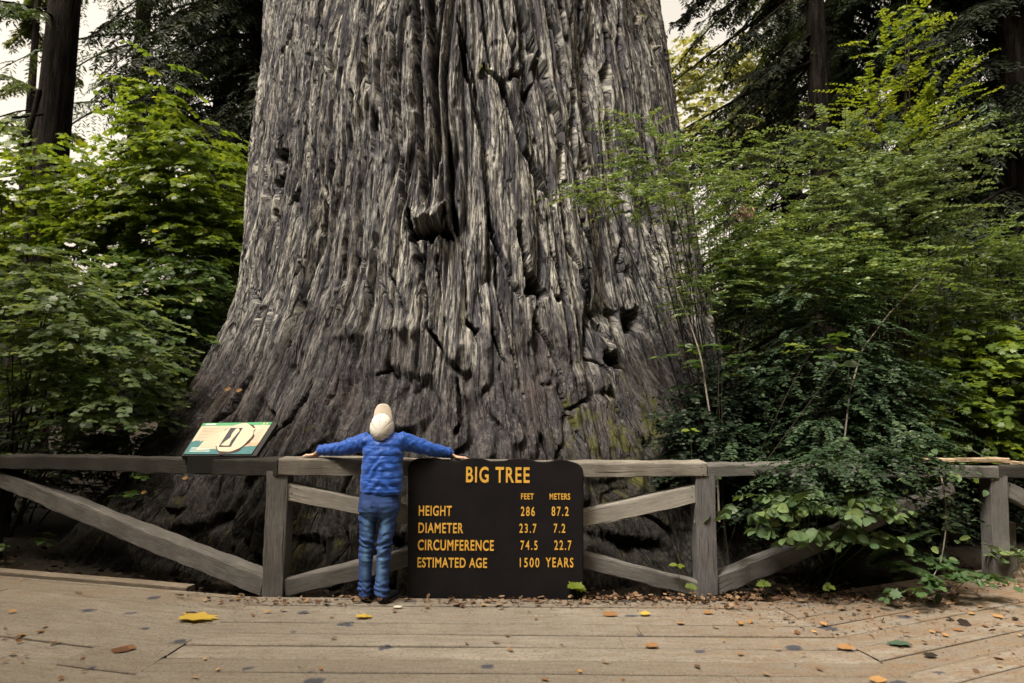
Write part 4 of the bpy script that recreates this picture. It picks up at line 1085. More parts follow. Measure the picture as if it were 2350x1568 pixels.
# ------------------------------------------------------------------ plants
MATS = {}
def leaf_mats():
    G = lambda *a: list(a)
    MATS['iron'] = plain('rusty_iron', (0.03, 0.024, 0.02), .7, .3)
    MATS['maple_near'] = leaf_mat('vine_maple_leaf', [(0, (0.070, 0.120, 0.052)), (.5, (0.125, 0.185, 0.088)), (.9, (0.20, 0.25, 0.11)), (1, (0.27, 0.28, 0.06))], .42, .5, .44)
    MATS['maple_bright'] = leaf_mat('bright_maple_leaf', [(0, (0.050, 0.095, 0.018)), (.5, (0.100, 0.155, 0.024)), (.85, (0.165, 0.215, 0.028)), (1, (0.26, 0.27, 0.03))], .45, .4, .46)
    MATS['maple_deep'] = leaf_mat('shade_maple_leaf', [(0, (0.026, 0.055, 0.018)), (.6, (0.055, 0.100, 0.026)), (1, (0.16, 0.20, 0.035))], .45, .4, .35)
    MATS['huck'] = leaf_mat('huckleberry_leaf', [(0, (0.050, 0.092, 0.034)), (.5, (0.102, 0.160, 0.056)), (1, (0.21, 0.26, 0.09))], .42, .5, .38)
    MATS['huck_bright'] = leaf_mat('young_huckleberry_leaf', [(0, (0.070, 0.115, 0.018)), (.5, (0.125, 0.175, 0.022)), (1, (0.22, 0.25, 0.035))], .45, .4, .42)
    MATS['huck_blue'] = leaf_mat('blue_green_huckleberry_leaf', [(0, (0.055, 0.095, 0.042)), (.5, (0.110, 0.160, 0.075)), (1, (0.21, 0.26, 0.12))], .42, .5, .34)
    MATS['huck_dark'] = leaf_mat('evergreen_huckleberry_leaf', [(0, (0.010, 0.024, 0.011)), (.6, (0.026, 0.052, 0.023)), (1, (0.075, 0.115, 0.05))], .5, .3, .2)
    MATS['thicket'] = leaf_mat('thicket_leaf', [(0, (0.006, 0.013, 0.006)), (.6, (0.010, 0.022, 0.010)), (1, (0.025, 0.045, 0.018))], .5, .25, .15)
    MATS['salal'] = leaf_mat('salal_leaf', [(0, (0.045, 0.085, 0.040)), (.5, (0.085, 0.135, 0.058)), (1, (0.15, 0.20, 0.06))], .5, .35, .22)
    MATS['fern'] = leaf_mat('fern_leaf', [(0, (0.035, 0.080, 0.030)), (1, (0.085, 0.15, 0.055))], .5, .4, .3)
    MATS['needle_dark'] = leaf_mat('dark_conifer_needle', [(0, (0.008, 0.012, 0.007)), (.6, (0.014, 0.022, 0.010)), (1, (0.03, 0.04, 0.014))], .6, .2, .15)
    MATS['needle'] = leaf_mat('conifer_needle', [(0, (0.014, 0.030, 0.014)), (.6, (0.028, 0.055, 0.022)), (1, (0.07, 0.09, 0.03))], .55, .3, .25)
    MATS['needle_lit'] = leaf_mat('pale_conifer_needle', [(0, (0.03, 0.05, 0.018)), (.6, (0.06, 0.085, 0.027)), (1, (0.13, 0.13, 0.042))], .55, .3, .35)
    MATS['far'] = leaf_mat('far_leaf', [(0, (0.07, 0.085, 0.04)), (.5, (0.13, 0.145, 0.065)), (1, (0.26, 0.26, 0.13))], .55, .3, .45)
    t = NT('dark_bark'); b_ = t.noise(t.coords(scale=(9, 9, .8)), 1.6, 6, .7, .4); t.base(t.mix(t.ramp(b_, [(.42, 0), (.62, 1)]), (0.004, 0.0035, 0.003), (0.022, 0.018, 0.015))); t.rough(.95, .05); t.bump(b_, 1, .08); MATS['bark_dark'] = t.m
    MATS['twig'] = plain('twig_bark', (0.032, 0.026, 0.018), .8, .2, .4, 30)
    MATS['twig_pale'] = plain('pale_twig_bark', (0.17, 0.15, 0.12), .8, .2, .3, 30)
    MATS['twig_green'] = plain('green_twig_bark', (0.05, 0.07, 0.02), .7, .3, .3, 30)

def blob_pts(px, py, Y, rx, ry, rd, n, shell=.45):
    """points in an ellipsoid given by where it stands and its size"""
    c = np.array(at(px, py, Y)); k = Y / 1566.67
    d = unit(RNG.normal(size=(n, 3))); r = (shell + (1 - shell) * RNG.random(n)) ** .8
    return c, c + d * r[:, None] * np.array([rx * k, rd, ry * k])

def shrub(name, label, cat, base, blobs, leaf, size, spray_len, nl, mat, up=.15, droop=.35, layers=None, stems=14, twig='twig', group=None, flat=.6, tilt=.35, beta=30, hang=0.0, stem_r=.012, both=True, outward=1.0, keepout=True, min_z=-.02, taper=.4):
    base = Vector(base)
    root = empty(name, base, label, cat, group)
    Os, Ds = [], []
    for b in blobs:
        c, P = blob_pts(*b[:7], shell=b[7] if len(b) > 7 else .45)
        if layers: P[:, 2] = np.round(P[:, 2] / layers) * layers + RNG.normal(0, layers * .10, len(P))
        out = P - np.array([base.x, base.y, 0]); out[:, 2] = 0; o2 = P - c; o2[:, 2] = 0
        d = unit(out) * .5 * outward + unit(o2) * .9 + RNG.normal(0, .35, P.shape); d[:, 2] = 0
        d = unit(d); d[:, 2] = up + RNG.normal(0, .12, len(P)); Os.append(P); Ds.append(unit(d))
    O = np.concatenate(Os); D = np.concatenate(Ds); L = spray_len * (.6 + .8 * RNG.random(len(O)))
    ok = O[:, 2] > .05
    if keepout:          # nothing grows inside the great trunk
        rr = np.hypot(O[:, 0] - TX, O[:, 1] - TY); ph = np.arctan2(O[:, 0] - TX, -(O[:, 1] - TY))
        ok &= rr > base_R(ph, O[:, 2]) + .12
    O, D, L = O[ok], D[ok], L[ok]
    T, M = spray_leaves(O, D, L, nl, size, droop, beta, flat, tilt, taper, both, hang=hang)
    k2 = T[:, 2] > min_z
    if keepout:
        rr = np.hypot(T[:, 0] - TX, T[:, 1] - TY); ph = np.arctan2(T[:, 0] - TX, -(T[:, 1] - TY)); k2 &= rr > base_R(ph, T[:, 2]) + .03
    rnd = np.clip(np.tile(np.repeat(RNG.random(len(O))[None], 1, 0), len(T) // max(1, len(O)) + 1)[0][:len(T)] * .0 + RNG.random(len(T)), 0, 1)
    tone = np.clip(RNG.normal(.5, .22, len(O)), 0, 1); reps = len(T) // len(O); rnd = np.clip(.55 * np.tile(tone, reps) + .45 * RNG.random(len(T)), 0, 1)
    if isinstance(leaf, tuple): scatter('foliage', leaf, T[k2], M[k2], MATS[mat], root, rnd[k2])
    lines, rad = [], []
    if stems:
        idx = RNG.choice(len(O), min(stems, len(O)), replace=False)
        for i in idx:
            e = O[i]; m = np.array([base.x, base.y, 0]) * .5 + e * .5; m[2] = e[2] * .62; m[:2] += RNG.normal(0, .06, 2)
            t = np.linspace(0, 1, 10)[:, None]; b0 = np.array([base.x + RNG.normal(0, .08), base.y + RNG.normal(0, .08), -.08])
            P = (1 - t) ** 2 * b0 + 2 * t * (1 - t) * m + t * t * e + np.sin(t * 9 + i) * .012
            lines.append(P); rad.append(np.linspace(stem_r, stem_r * .35, 10))
        if keepout:
            lines2, rad2 = [], []
            for P, r_ in zip(lines, rad):
                rr = np.hypot(P[:, 0] - TX, P[:, 1] - TY); ph = np.arctan2(P[:, 0] - TX, -(P[:, 1] - TY))
                if np.all(rr > base_R(ph, P[:, 2]) + .02): lines2.append(P); rad2.append(r_)
            lines, rad = lines2, rad2
    sel = RNG.choice(len(O), int(len(O) * (.3 if len(O) > 60 else .6)), replace=False)
    tw = twig_lines(O[sel], D[sel], L[sel], droop, 4)
    lines += tw; rad += [np.linspace(.0030, .001, 4)] * len(tw)
    tubes('stem', lines, rad, MATS[twig], root, 5)
    return root

def conifer(name, label, base, H, r0, z0, n_limb, limb_len, elev, droop, mat, sprig=.14, n2=9, n3=9, cat='tree', group=None, lean=(0, 0), bark='bark_dark', sec=.34, az=None, limb_r=.035, zpow=1.0, hang=.25, crown=True, wd=.24, r_top=.06, z1=.97):
    base = Vector(base); root = empty(name, base, label, cat, group)
    n = 26; t = np.linspace(0, 1, n)
    P = np.stack([base.x + lean[0] * t * H + .05 * np.sin(t * 5), base.y + lean[1] * t * H, base.z - .2 + t * H], -1)
    r = r0 * (1 - t) ** .8 + r_top * t + r0 * .35 * np.exp(-t * H / .5)
    sides = 20; ang = np.linspace(0, 2 * np.pi, sides, endpoint=False)
    zt = z0 / H + (z1 - z0 / H) * RNG.random(n_limb) ** zpow
    A = RNG.random(n_limb) * 2 * np.pi if az is None else np.radians(az[0] + (az[1] - az[0]) * RNG.random(n_limb))
    O = np.stack([np.interp(zt, t, P[:, i]) for i in range(3)], -1)
    e = np.radians(elev) + RNG.normal(0, .14, n_limb)
    D = np.stack([np.sin(A) * np.cos(e), -np.cos(A) * np.cos(e), np.sin(e)], -1)
    L = limb_len * (.55 + .6 * RNG.random(n_limb)) * np.clip(1.15 - .9 * zt, .18, 1)
    o_ = np.argsort(-L); O, D, L = O[o_], D[o_], L[o_]
    tl = twig_lines(O, D, L, droop, 7)
    tubes('trunk', [P] + tl, [r] + [np.linspace(limb_r, limb_r * .2, 7) * (l / limb_len + .3) for l in L], MATS[bark], root, [sides] + [5] * len(tl))
    if not crown: return root
    Os, Ds, Ls = [], [], []
    for k in range(n2):
        for sg in (1, -1):
            tt = .18 + .82 * (k + RNG.random(n_limb)) / n2
            p = O + D * (L * tt)[:, None]; p[:, 2] -= droop * L * tt * tt
            dt = D.copy(); dt[:, 2] -= 2 * droop * tt; dt = unit(dt); s = unit(np.cross(dt, [0, 0, 1.0]))
            d = s * (sg * .8) + dt * .75 + RNG.normal(0, .18, p.shape); d[:, 2] -= hang
            Os.append(p); Ds.append(unit(d)); Ls.append(sec * L * (1.1 - .75 * tt) * (.6 + .7 * RNG.random(n_limb)))
    Os, Ds, Ls = map(np.concatenate, (Os, Ds, Ls))
    T, M = spray_leaves(Os, Ds, Ls, n3, sprig, .3, 38, .8, .4, .35, True, start=.02, hang=.15)
    scatter('crown', T_small(wd), T, M, MATS[mat], root, np.clip(.6 * np.tile(RNG.random(len(Os)), len(T) // len(Os)) + .4 * RNG.random(len(T)), 0, 1))
    return root

def copy_tree(root, loc, rz, scale, label, group=None):
    r = root.copy(); COL.objects.link(r); r.location = loc; r.rotation_euler = (0, 0, rz); r.scale = (scale,) * 3; r['label'] = label
    if group: r['group'] = group
    for ch in root.children:
        c = ch.copy(); COL.objects.link(c); c.parent = r
        for g in ch.children:
            d = g.copy(); COL.objects.link(d); d.parent = c
    return r

def G0(px, Y):                 # foot of a plant that stands at photo column px, distance Y
    p = at(px, 1000, Y); return (p.x, Y, -.05)

def make_left_plants():
    MAP, OV = T_maple(), T_oval(.62)
    shrub('vine_maple', 'vine maple with layered grey-green leaves reaching over the left end of the fence', 'shrub', G0(20, 7.0),
          [(20, 630, 6.7, 210, 90, .5, 110, .3), (150, 720, 6.4, 190, 85, .45, 110, .3), (235, 810, 6.3, 130, 70, .4, 70, .2), (40, 830, 6.6, 150, 90, .45, 90, .2), (280, 930, 6.4, 130, 60, .4, 60, .1), (140, 980, 6.9, 180, 80, .4, 36, .1), (420, 1010, 6.3, 60, 40, .2, 8, .1)],
          MAP, .092, .48, 6, 'maple_near', up=.10, droop=.30, layers=.16, stems=16, flat=.45, tilt=.28)
    shrub('maple_sapling', 'tall bright green maple sapling left of the giant trunk', 'tree', G0(390, 9.6),
          [(355, 215, 9.6, 45, 75, .35, 36, .1), (360, 340, 9.6, 80, 80, .6, 80, .1), (470, 350, 9.5, 80, 70, .6, 70, .1), (420, 460, 9.6, 190, 110, .9, 230, .1), (500, 560, 9.3, 90, 120, .5, 120, .1), (300, 520, 9.8, 170, 110, .8, 170, .1)],
          MAP, .115, .58, 6, 'maple_bright', up=.06, droop=.35, layers=.2, stems=14, flat=.45, tilt=.35, stem_r=.018)
    shrub('maple_sapling', 'sparse bright maple sapling in front of the dark left trunk', 'tree', G0(90, 10.4),
          [(60, 340, 10.4, 130, 40, .6, 36, .1), (150, 390, 10.3, 120, 60, .6, 60, .1), (60, 460, 10.4, 170, 70, .7, 90, .1), (200, 450, 10.2, 120, 80, .6, 90, .1), (100, 560, 10.0, 200, 70, .7, 130, .1)],
          MAP, .12, .58, 5, 'maple_bright', up=.06, droop=.35, layers=.22, stems=10, flat=.45, tilt=.35, stem_r=.016)
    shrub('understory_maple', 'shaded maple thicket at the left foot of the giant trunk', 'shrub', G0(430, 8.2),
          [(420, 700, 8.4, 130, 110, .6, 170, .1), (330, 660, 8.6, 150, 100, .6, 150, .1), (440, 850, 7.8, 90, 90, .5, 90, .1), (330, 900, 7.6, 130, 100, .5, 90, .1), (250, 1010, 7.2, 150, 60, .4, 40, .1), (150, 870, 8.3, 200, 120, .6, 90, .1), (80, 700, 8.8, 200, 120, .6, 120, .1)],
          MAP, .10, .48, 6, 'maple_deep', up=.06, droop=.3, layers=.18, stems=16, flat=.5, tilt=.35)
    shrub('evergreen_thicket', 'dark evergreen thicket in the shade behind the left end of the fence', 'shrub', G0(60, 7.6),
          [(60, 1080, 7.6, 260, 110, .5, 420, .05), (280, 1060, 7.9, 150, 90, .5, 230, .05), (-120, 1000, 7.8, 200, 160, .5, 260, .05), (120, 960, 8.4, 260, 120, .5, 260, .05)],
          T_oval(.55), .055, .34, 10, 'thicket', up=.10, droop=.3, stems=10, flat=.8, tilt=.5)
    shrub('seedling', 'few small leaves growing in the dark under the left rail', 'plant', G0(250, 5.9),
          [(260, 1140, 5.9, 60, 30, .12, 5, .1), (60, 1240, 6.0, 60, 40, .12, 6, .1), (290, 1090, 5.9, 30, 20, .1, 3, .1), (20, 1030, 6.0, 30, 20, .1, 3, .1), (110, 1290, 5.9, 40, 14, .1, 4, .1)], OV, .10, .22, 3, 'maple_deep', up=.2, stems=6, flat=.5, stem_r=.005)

def make_right_plants():
    OV, SM = T_oval(.55), T_small(.52)
    shrub('huckleberry_bush', 'tall upright huckleberry with bright yellow-green shoots at the upper right', 'shrub', G0(2060, 7.4),
          [(2050, 120, 7.4, 75, 110, .35, 34, .1), (1990, 230, 7.4, 70, 90, .35, 40, .1), (2140, 230, 7.4, 90, 90, .4, 42, .1), (2060, 330, 7.3, 110, 80, .4, 60, .1), (2065, 20, 7.5, 30, 50, .2, 12, .1)],
          T_oval(.55), .060, .40, 9, 'huck_bright', up=.65, droop=.2, stems=22, flat=.9, tilt=.4, beta=38, stem_r=.011)
    shrub('huckleberry_bush', 'broad blue-green huckleberry below the bright upright shoots', 'shrub', G0(2030, 7.0),
          [(1990, 420, 7.0, 150, 100, .5, 150, .1), (2120, 380, 7.0, 110, 100, .5, 110, .1), (2060, 500, 6.9, 200, 90, .5, 170, .1), (1900, 340, 7.2, 60, 100, .3, 60, .1), (2210, 330, 7.1, 70, 60, .3, 40, .1)],
          T_oval(.55), .060, .36, 10, 'huck_blue', up=.35, droop=.25, stems=20, flat=.95, tilt=.8)
    shrub('huckleberry_bush', 'feathery yellow-green bush leaning across the right side of the giant trunk', 'shrub', G0(1660, 6.6),
          [(1680, 560, 6.5, 110, 130, .4, 150, .1), (1790, 520, 6.9, 120, 120, .4, 150, .1), (1600, 450, 6.2, 100, 100, .3, 70, .1), (1450, 460, 5.75, 120, 40, .2, 60, .1), (1370, 430, 5.7, 60, 50, .15, 18, .1), (1520, 380, 5.9, 80, 80, .2, 50, .1), (1690, 380, 6.8, 90, 130, .3, 100, .1), (1480, 320, 5.9, 60, 60, .2, 26, .1), (1620, 680, 6.1, 70, 80, .25, 60, .1)],
          T_oval(.5), .046, .34, 11, 'huck', up=.22, droop=.25, stems=18, flat=.8, tilt=.7, stem_r=.010, keepout=False)
    shrub('huckleberry_bush', 'mid-green huckleberry thicket filling the centre of the right bank', 'shrub', G0(1830, 6.5),
          [(1850, 620, 6.6, 190, 110, .5, 210, .1), (1990, 650, 6.6, 170, 110, .5, 200, .1), (1760, 640, 6.4, 120, 120, .4, 120, .1), (1930, 560, 6.9, 200, 70, .4, 120, .1)],
          T_oval(.55), .060, .34, 10, 'huck', up=.30, droop=.28, stems=22, flat=.95, tilt=.8, stem_r=.012)
    shrub('evergreen_huckleberry', 'dark glossy evergreen huckleberry hanging over the right bay of the fence', 'shrub', G0(1900, 5.9),
          [(1850, 700, 6.2, 190, 70, .35, 170, .1), (1800, 850, 6.3, 170, 110, .4, 210, .1), (1960, 850, 6.1, 170, 130, .45, 260, .1), (2040, 920, 6.0, 110, 130, .4, 190, .1), (1900, 990, 5.9, 190, 90, .35, 200, .1), (1720, 920, 6.2, 130, 90, .25, 200, .1), (1690, 1020, 6.1, 120, 60, .25, 130, .1), (1960, 1052, 4.78, 150, 34, .08, 60, .1), (2060, 1062, 4.80, 80, 34, .08, 34, .1), (1850, 1058, 4.78, 70, 22, .06, 18, .1), (1990, 1110, 4.86, 120, 36, .05, 40, .1), (1850, 1100, 4.84, 60, 24, .05, 12, .1), (1960, 1040, 5.5, 130, 40, .2, 90, .1), (1660, 1030, 5.5, 50, 40, .15, 10, .1), (2080, 1010, 5.6, 80, 60, .3, 80, .1)],
          T_oval(.52), .052, .34, 12, 'huck_dark', up=.05, droop=.35, stems=26, flat=.7, tilt=.35, stem_r=.012)
    shrub('broadleaf_maple', 'bright thicket of broad maple leaves at the far right edge', 'shrub', G0(2260, 7.6),
          [(2260, 800, 7.6, 150, 90, .6, 150, .1), (2230, 930, 7.4, 150, 110, .6, 190, .1), (2310, 990, 7.5, 90, 80, .6, 110, .1), (2190, 1040, 7.3, 90, 40, .4, 50, .1), (2330, 870, 7.7, 60, 120, .5, 90, .1), (2150, 860, 7.5, 60, 90, .4, 50, .1)],
          T_maple(), .105, .48, 5, 'maple_bright', up=.12, droop=.3, layers=.15, stems=18, flat=.5, tilt=.35, twig='twig')
    shrub('huckleberry_bush', 'low huckleberry mass at the right edge above the maples', 'shrub', G0(2250, 8.0),
          [(2240, 600, 8.0, 140, 90, .5, 220, .1), (2310, 680, 8.0, 80, 90, .5, 150, .1), (2170, 700, 7.6, 110, 80, .4, 170, .1), (2330, 560, 8.2, 60, 60, .4, 60, .1)],
          T_oval(.6), .062, .38, 9, 'huck', up=.25, droop=.28, stems=14, flat=.9, tilt=.7)
    shrub('salal_bush', 'salal with large oval leaves spilling through the right bay of the fence', 'shrub', G0(1860, 5.3),
          [(1825, 1150, 4.66, 45, 22, .08, 12, .1), (1900, 1158, 4.62, 65, 34, .08, 20, .1), (1970, 1165, 4.6, 50, 34, .08, 14, .1), (1890, 1222, 4.6, 70, 30, .08, 15, .1), (1985, 1235, 4.58, 45, 24, .07, 9, .1), (1712, 1192, 4.66, 26, 42, .06, 8, .1)],
          T_oval(.7), .105, .24, 3, 'salal', up=.25, droop=.3, stems=12, flat=.9, tilt=1.1, beta=40, hang=.25, twig='twig_green', stem_r=.006, outward=.4)
    shrub('salal_bush', 'broad dull leaves at the right foot of the giant trunk', 'shrub', G0(1640, 5.7),
          [(1580, 810, 5.75, 50, 25, .1, 5, .1), (1640, 830, 5.7, 60, 40, .12, 8, .1), (1700, 640, 6.0, 60, 50, .15, 9, .1), (1900, 800, 5.5, 60, 60, .15, 8, .1)],
          T_oval(.62), .115, .24, 3, 'maple_deep', up=.2, droop=.2, stems=8, flat=.6, tilt=.45, stem_r=.006, keepout=False)
    shrub('salal_bush', 'small salal clump at the foot of the far right fence post', 'plant', G0(2345, 5.2),
          [(2345, 1275, 5.2, 45, 25, .1, 12, .1)], T_oval(.6), .085, .18, 3, 'salal', up=.35, droop=.15, stems=6, flat=.8, tilt=.5, twig='twig_green', stem_r=.004, outward=.3)
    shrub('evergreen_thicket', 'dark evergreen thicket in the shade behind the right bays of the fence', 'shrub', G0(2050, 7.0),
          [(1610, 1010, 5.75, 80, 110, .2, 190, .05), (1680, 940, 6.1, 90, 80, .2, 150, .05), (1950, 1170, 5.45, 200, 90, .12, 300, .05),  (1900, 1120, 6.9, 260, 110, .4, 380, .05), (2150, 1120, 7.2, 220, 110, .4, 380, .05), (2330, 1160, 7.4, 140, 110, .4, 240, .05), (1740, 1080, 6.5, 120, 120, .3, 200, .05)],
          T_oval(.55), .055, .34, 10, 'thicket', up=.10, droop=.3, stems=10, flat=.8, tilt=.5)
    # sword fern
    f0 = at(1990, 1265, 4.85); f0.z = max(.03, f0.z - .1)
    root = empty('sword_fern', (f0.x, f0.y, 0), 'sword fern arching out under the right bay of the fence', 'fern')
    tips = [(2168, 1338, 4.45), (2150, 1216, 4.7), (2060, 1240, 4.6), (2095, 1300, 4.6)]
    for i, (x, y, Y) in enumerate(tips):
        e = np.array(at(x, y, Y)); b = np.array([f0.x, f0.y, f0.z]); m = (b + e) / 2; m[2] += (.10, .10, .05, .06)[i]
        t = np.linspace(0, 1, 46)[:, None]; P = (1 - t) ** 2 * b + 2 * t * (1 - t) * m + t * t * e
        tubes('rachis', [P], [np.linspace(.004, .0012, 46)], MATS['twig_green'], root, 5)
        tg = unit(np.gradient(P, axis=0)); s = unit(np.cross(tg, [0, 0, 1.0])); T, M = [], []
        for sg in (1, -1):
            a = unit(s * sg + tg * .35 + RNG.normal(0, .06, P.shape)); nn = np.cross(tg, s); nn = np.where(nn[:, 2:3] < 0, -nn, nn); nn = unit(nn + .3 * RNG.normal(0, .3, P.shape)); nn = unit(nn - a * (nn * a).sum(1, keepdims=True))
            ln = .085 * np.sin(np.pi * np.clip(np.linspace(.12, 1.02, 46), 0, 1)) ** .7 + .006
            M.append(np.stack([a, np.cross(nn, a), nn], -1) * ln[:, None, None]); T.append(P)
        scatter('frond', T_oval(.24), np.concatenate(T)[4:], np.concatenate(M)[4:], MATS['fern'], root)
    # vines hanging off the far right rail
    for i, (pts, lab) in enumerate((([(2150, 1050, 4.95), (2168, 1130, 4.8), (2172, 1210, 4.72), (2160, 1290, 4.66), (2130, 1345, 4.62)], 'pale stemmed vine hanging down from the right rail to the boardwalk'),
                                    ([(2100, 1060, 5.0), (2118, 1130, 4.9), (2130, 1190, 4.86), (2138, 1225, 4.85)], 'thin leafy vine left of the pale stem on the right rail'))):
        P = np.array([at(*p)[:] for p in pts]); tt = np.linspace(0, len(P) - 1, 24); Q = np.stack([np.interp(tt, np.arange(len(P)), P[:, k]) for k in range(3)], -1)
        Q[1:-1] = (Q[:-2] + Q[1:-1] * 2 + Q[2:]) / 4
        r = empty('vine', Q[0], lab, 'vine'); tubes('stem', [Q], [np.linspace(.006, .0035, 24) if i == 0 else np.linspace(.003, .0015, 24)], MATS['twig_pale' if i == 0 else 'twig'], r, 6)
        n = 44 if i == 0 else 22; idx = RNG.integers(0, 23, n); T = Q[idx] + RNG.normal(0, .075, (n, 3)) * np.array([1.2, .5, .7])
        a = unit(RNG.normal(size=(n, 3)) * np.array([1, .6, .35])); nn = unit(np.array([0, -.35, 1.0]) + RNG.normal(0, .35, (n, 3))); nn = unit(nn - a * (nn * a).sum(1, keepdims=True))
        scatter('foliage', T_oval(.6), T, np.stack([a, np.cross(nn, a), nn], -1) * (.05 + .04 * RNG.random(n))[:, None, None], MATS['salal' if i == 0 else 'huck'], r)
    # trailing plants where the vine meets the boards
    shrub('ground_vine', 'trailing green leaves spreading onto the boardwalk below the fern', 'plant', on_ground(2160, 1345), [(2150, 1322, 4.62, 55, 14, .12, 10, .0), (2215, 1318, 4.72, 60, 12, .12, 9, .0), (2180, 1290, 4.72, 40, 20, .1, 6, 0), (2060, 1350, 4.55, 30, 6, .05, 2, 0)],
          T_maple(), .075, .18, 3, 'fern', up=.15, droop=.25, stems=4, flat=.5, tilt=.4, twig='twig_green', stem_r=.003, min_z=.003)
    # small things
    def sprout(px, py, Y, mat, lab, n=3, sz=.06, tm=None):
        p = at(px, py, Y); r = empty('seedling', (p.x, p.y, 0), lab, 'plant', None)
        T, M = [], []
        for k in range(n):
            an = 2 * math.pi * k / n + RNG.random(); a = np.array([math.cos(an), math.sin(an) * .6 - .2, .1 - .2 * RNG.random()]); a = a / np.linalg.norm(a)
            nn = unit(np.array([.1, -.6, 1.0])); nn = unit(nn - a * nn.dot(a)); T.append(np.array(p) + RNG.normal(0, .006, 3)); M.append(np.stack([a, np.cross(nn, a), nn], -1) * sz)
        scatter('foliage', tm or T_maple(), np.array(T), np.array(M), MATS[mat], r, np.full(n, .8))
        tubes('stem', [np.array([[p.x + .02, p.y + .02, -.05], [p.x + .01, p.y + .01, p.z * .5], p[:]])], [np.linspace(.003, .0015, 3)], MATS['twig_green'], r, 4)
    sprout(1322, 1345, YS - .03, 'maple_bright', 'single bright green seedling at the lower right corner of the sign', 4, .075)
    sprout(1585, 985, 5.2, 'maple_bright', 'two-leaved green seedling above the rail against the dark right bank', 3, .07, T_oval(.6))
    sprout(1556, 1296, 4.75, 'maple_bright', 'small yellow-green leaf pair left of the right fence post', 3, .06, T_oval(.6))
    sprout(1588, 1345, 4.62, 'maple_deep', 'tiny dark green sprout at the foot of the right fence post', 4, .05)
    sprout(1752, 1342, 4.6, 'maple_deep', 'low green sprout in the shade right of the right post', 4, .055)
    sprout(1905, 1345, 4.55, 'maple_deep', 'low green sprout under the salal bush', 4, .05)
    sprout(1660, 1180, 5.0, 'maple_deep', 'dim leaf cluster seen between the right post and the salal', 3, .06, T_oval(.6))
    # thin bare stems leaning in front of the trunk
    for pts, r, lab in (([(1515, 555, 6.0), (1545, 640, 5.95), (1575, 720, 5.85), (1610, 830, 5.7), (1640, 1000, 5.55), (1650, 1200, 5.4)], .009, 'bare pale stem leaning beside the right foot of the giant trunk'),
                        ([(2120, 640, 6.3), (2040, 720, 6.1), (1980, 800, 5.9), (1950, 900, 5.8), (1930, 1100, 5.6)], .008, 'dead pale branch slanting through the right bushes')):
        P = np.array([at(*p)[:] for p in pts]); tt = np.linspace(0, len(P) - 1, 30); Q = np.stack([np.interp(tt, np.arange(len(P)), P[:, k]) for k in range(3)], -1) + np.sin(tt * 3)[:, None] * .008
        o = tubes('broken_bough', [Q], [np.linspace(r * .6, r, 30)], MATS['twig_pale'], None, 6); tag(o, lab, 'branch')
    # brown dead tuft hung in the bush
    p = np.array(at(1705, 478, 6.1)); n = 45; a = unit(RNG.normal(0, .4, (n, 3)) + np.array([0, 0, -1.0])); nn = unit(RNG.normal(size=(n, 3))); nn = unit(nn - a * (nn * a).sum(1, keepdims=True))
    o = scatter('dead_frond', T_small(.16), p + RNG.normal(0, .035, (n, 3)) * [1, 1, .8], np.stack([a, np.cross(nn, a), nn], -1) * .10, plain('dead_frond_brown', (0.22, 0.14, 0.10), .8, .1), None); tag(o, 'hanging tuft of dead brown foliage in the right bush', 'dead frond')

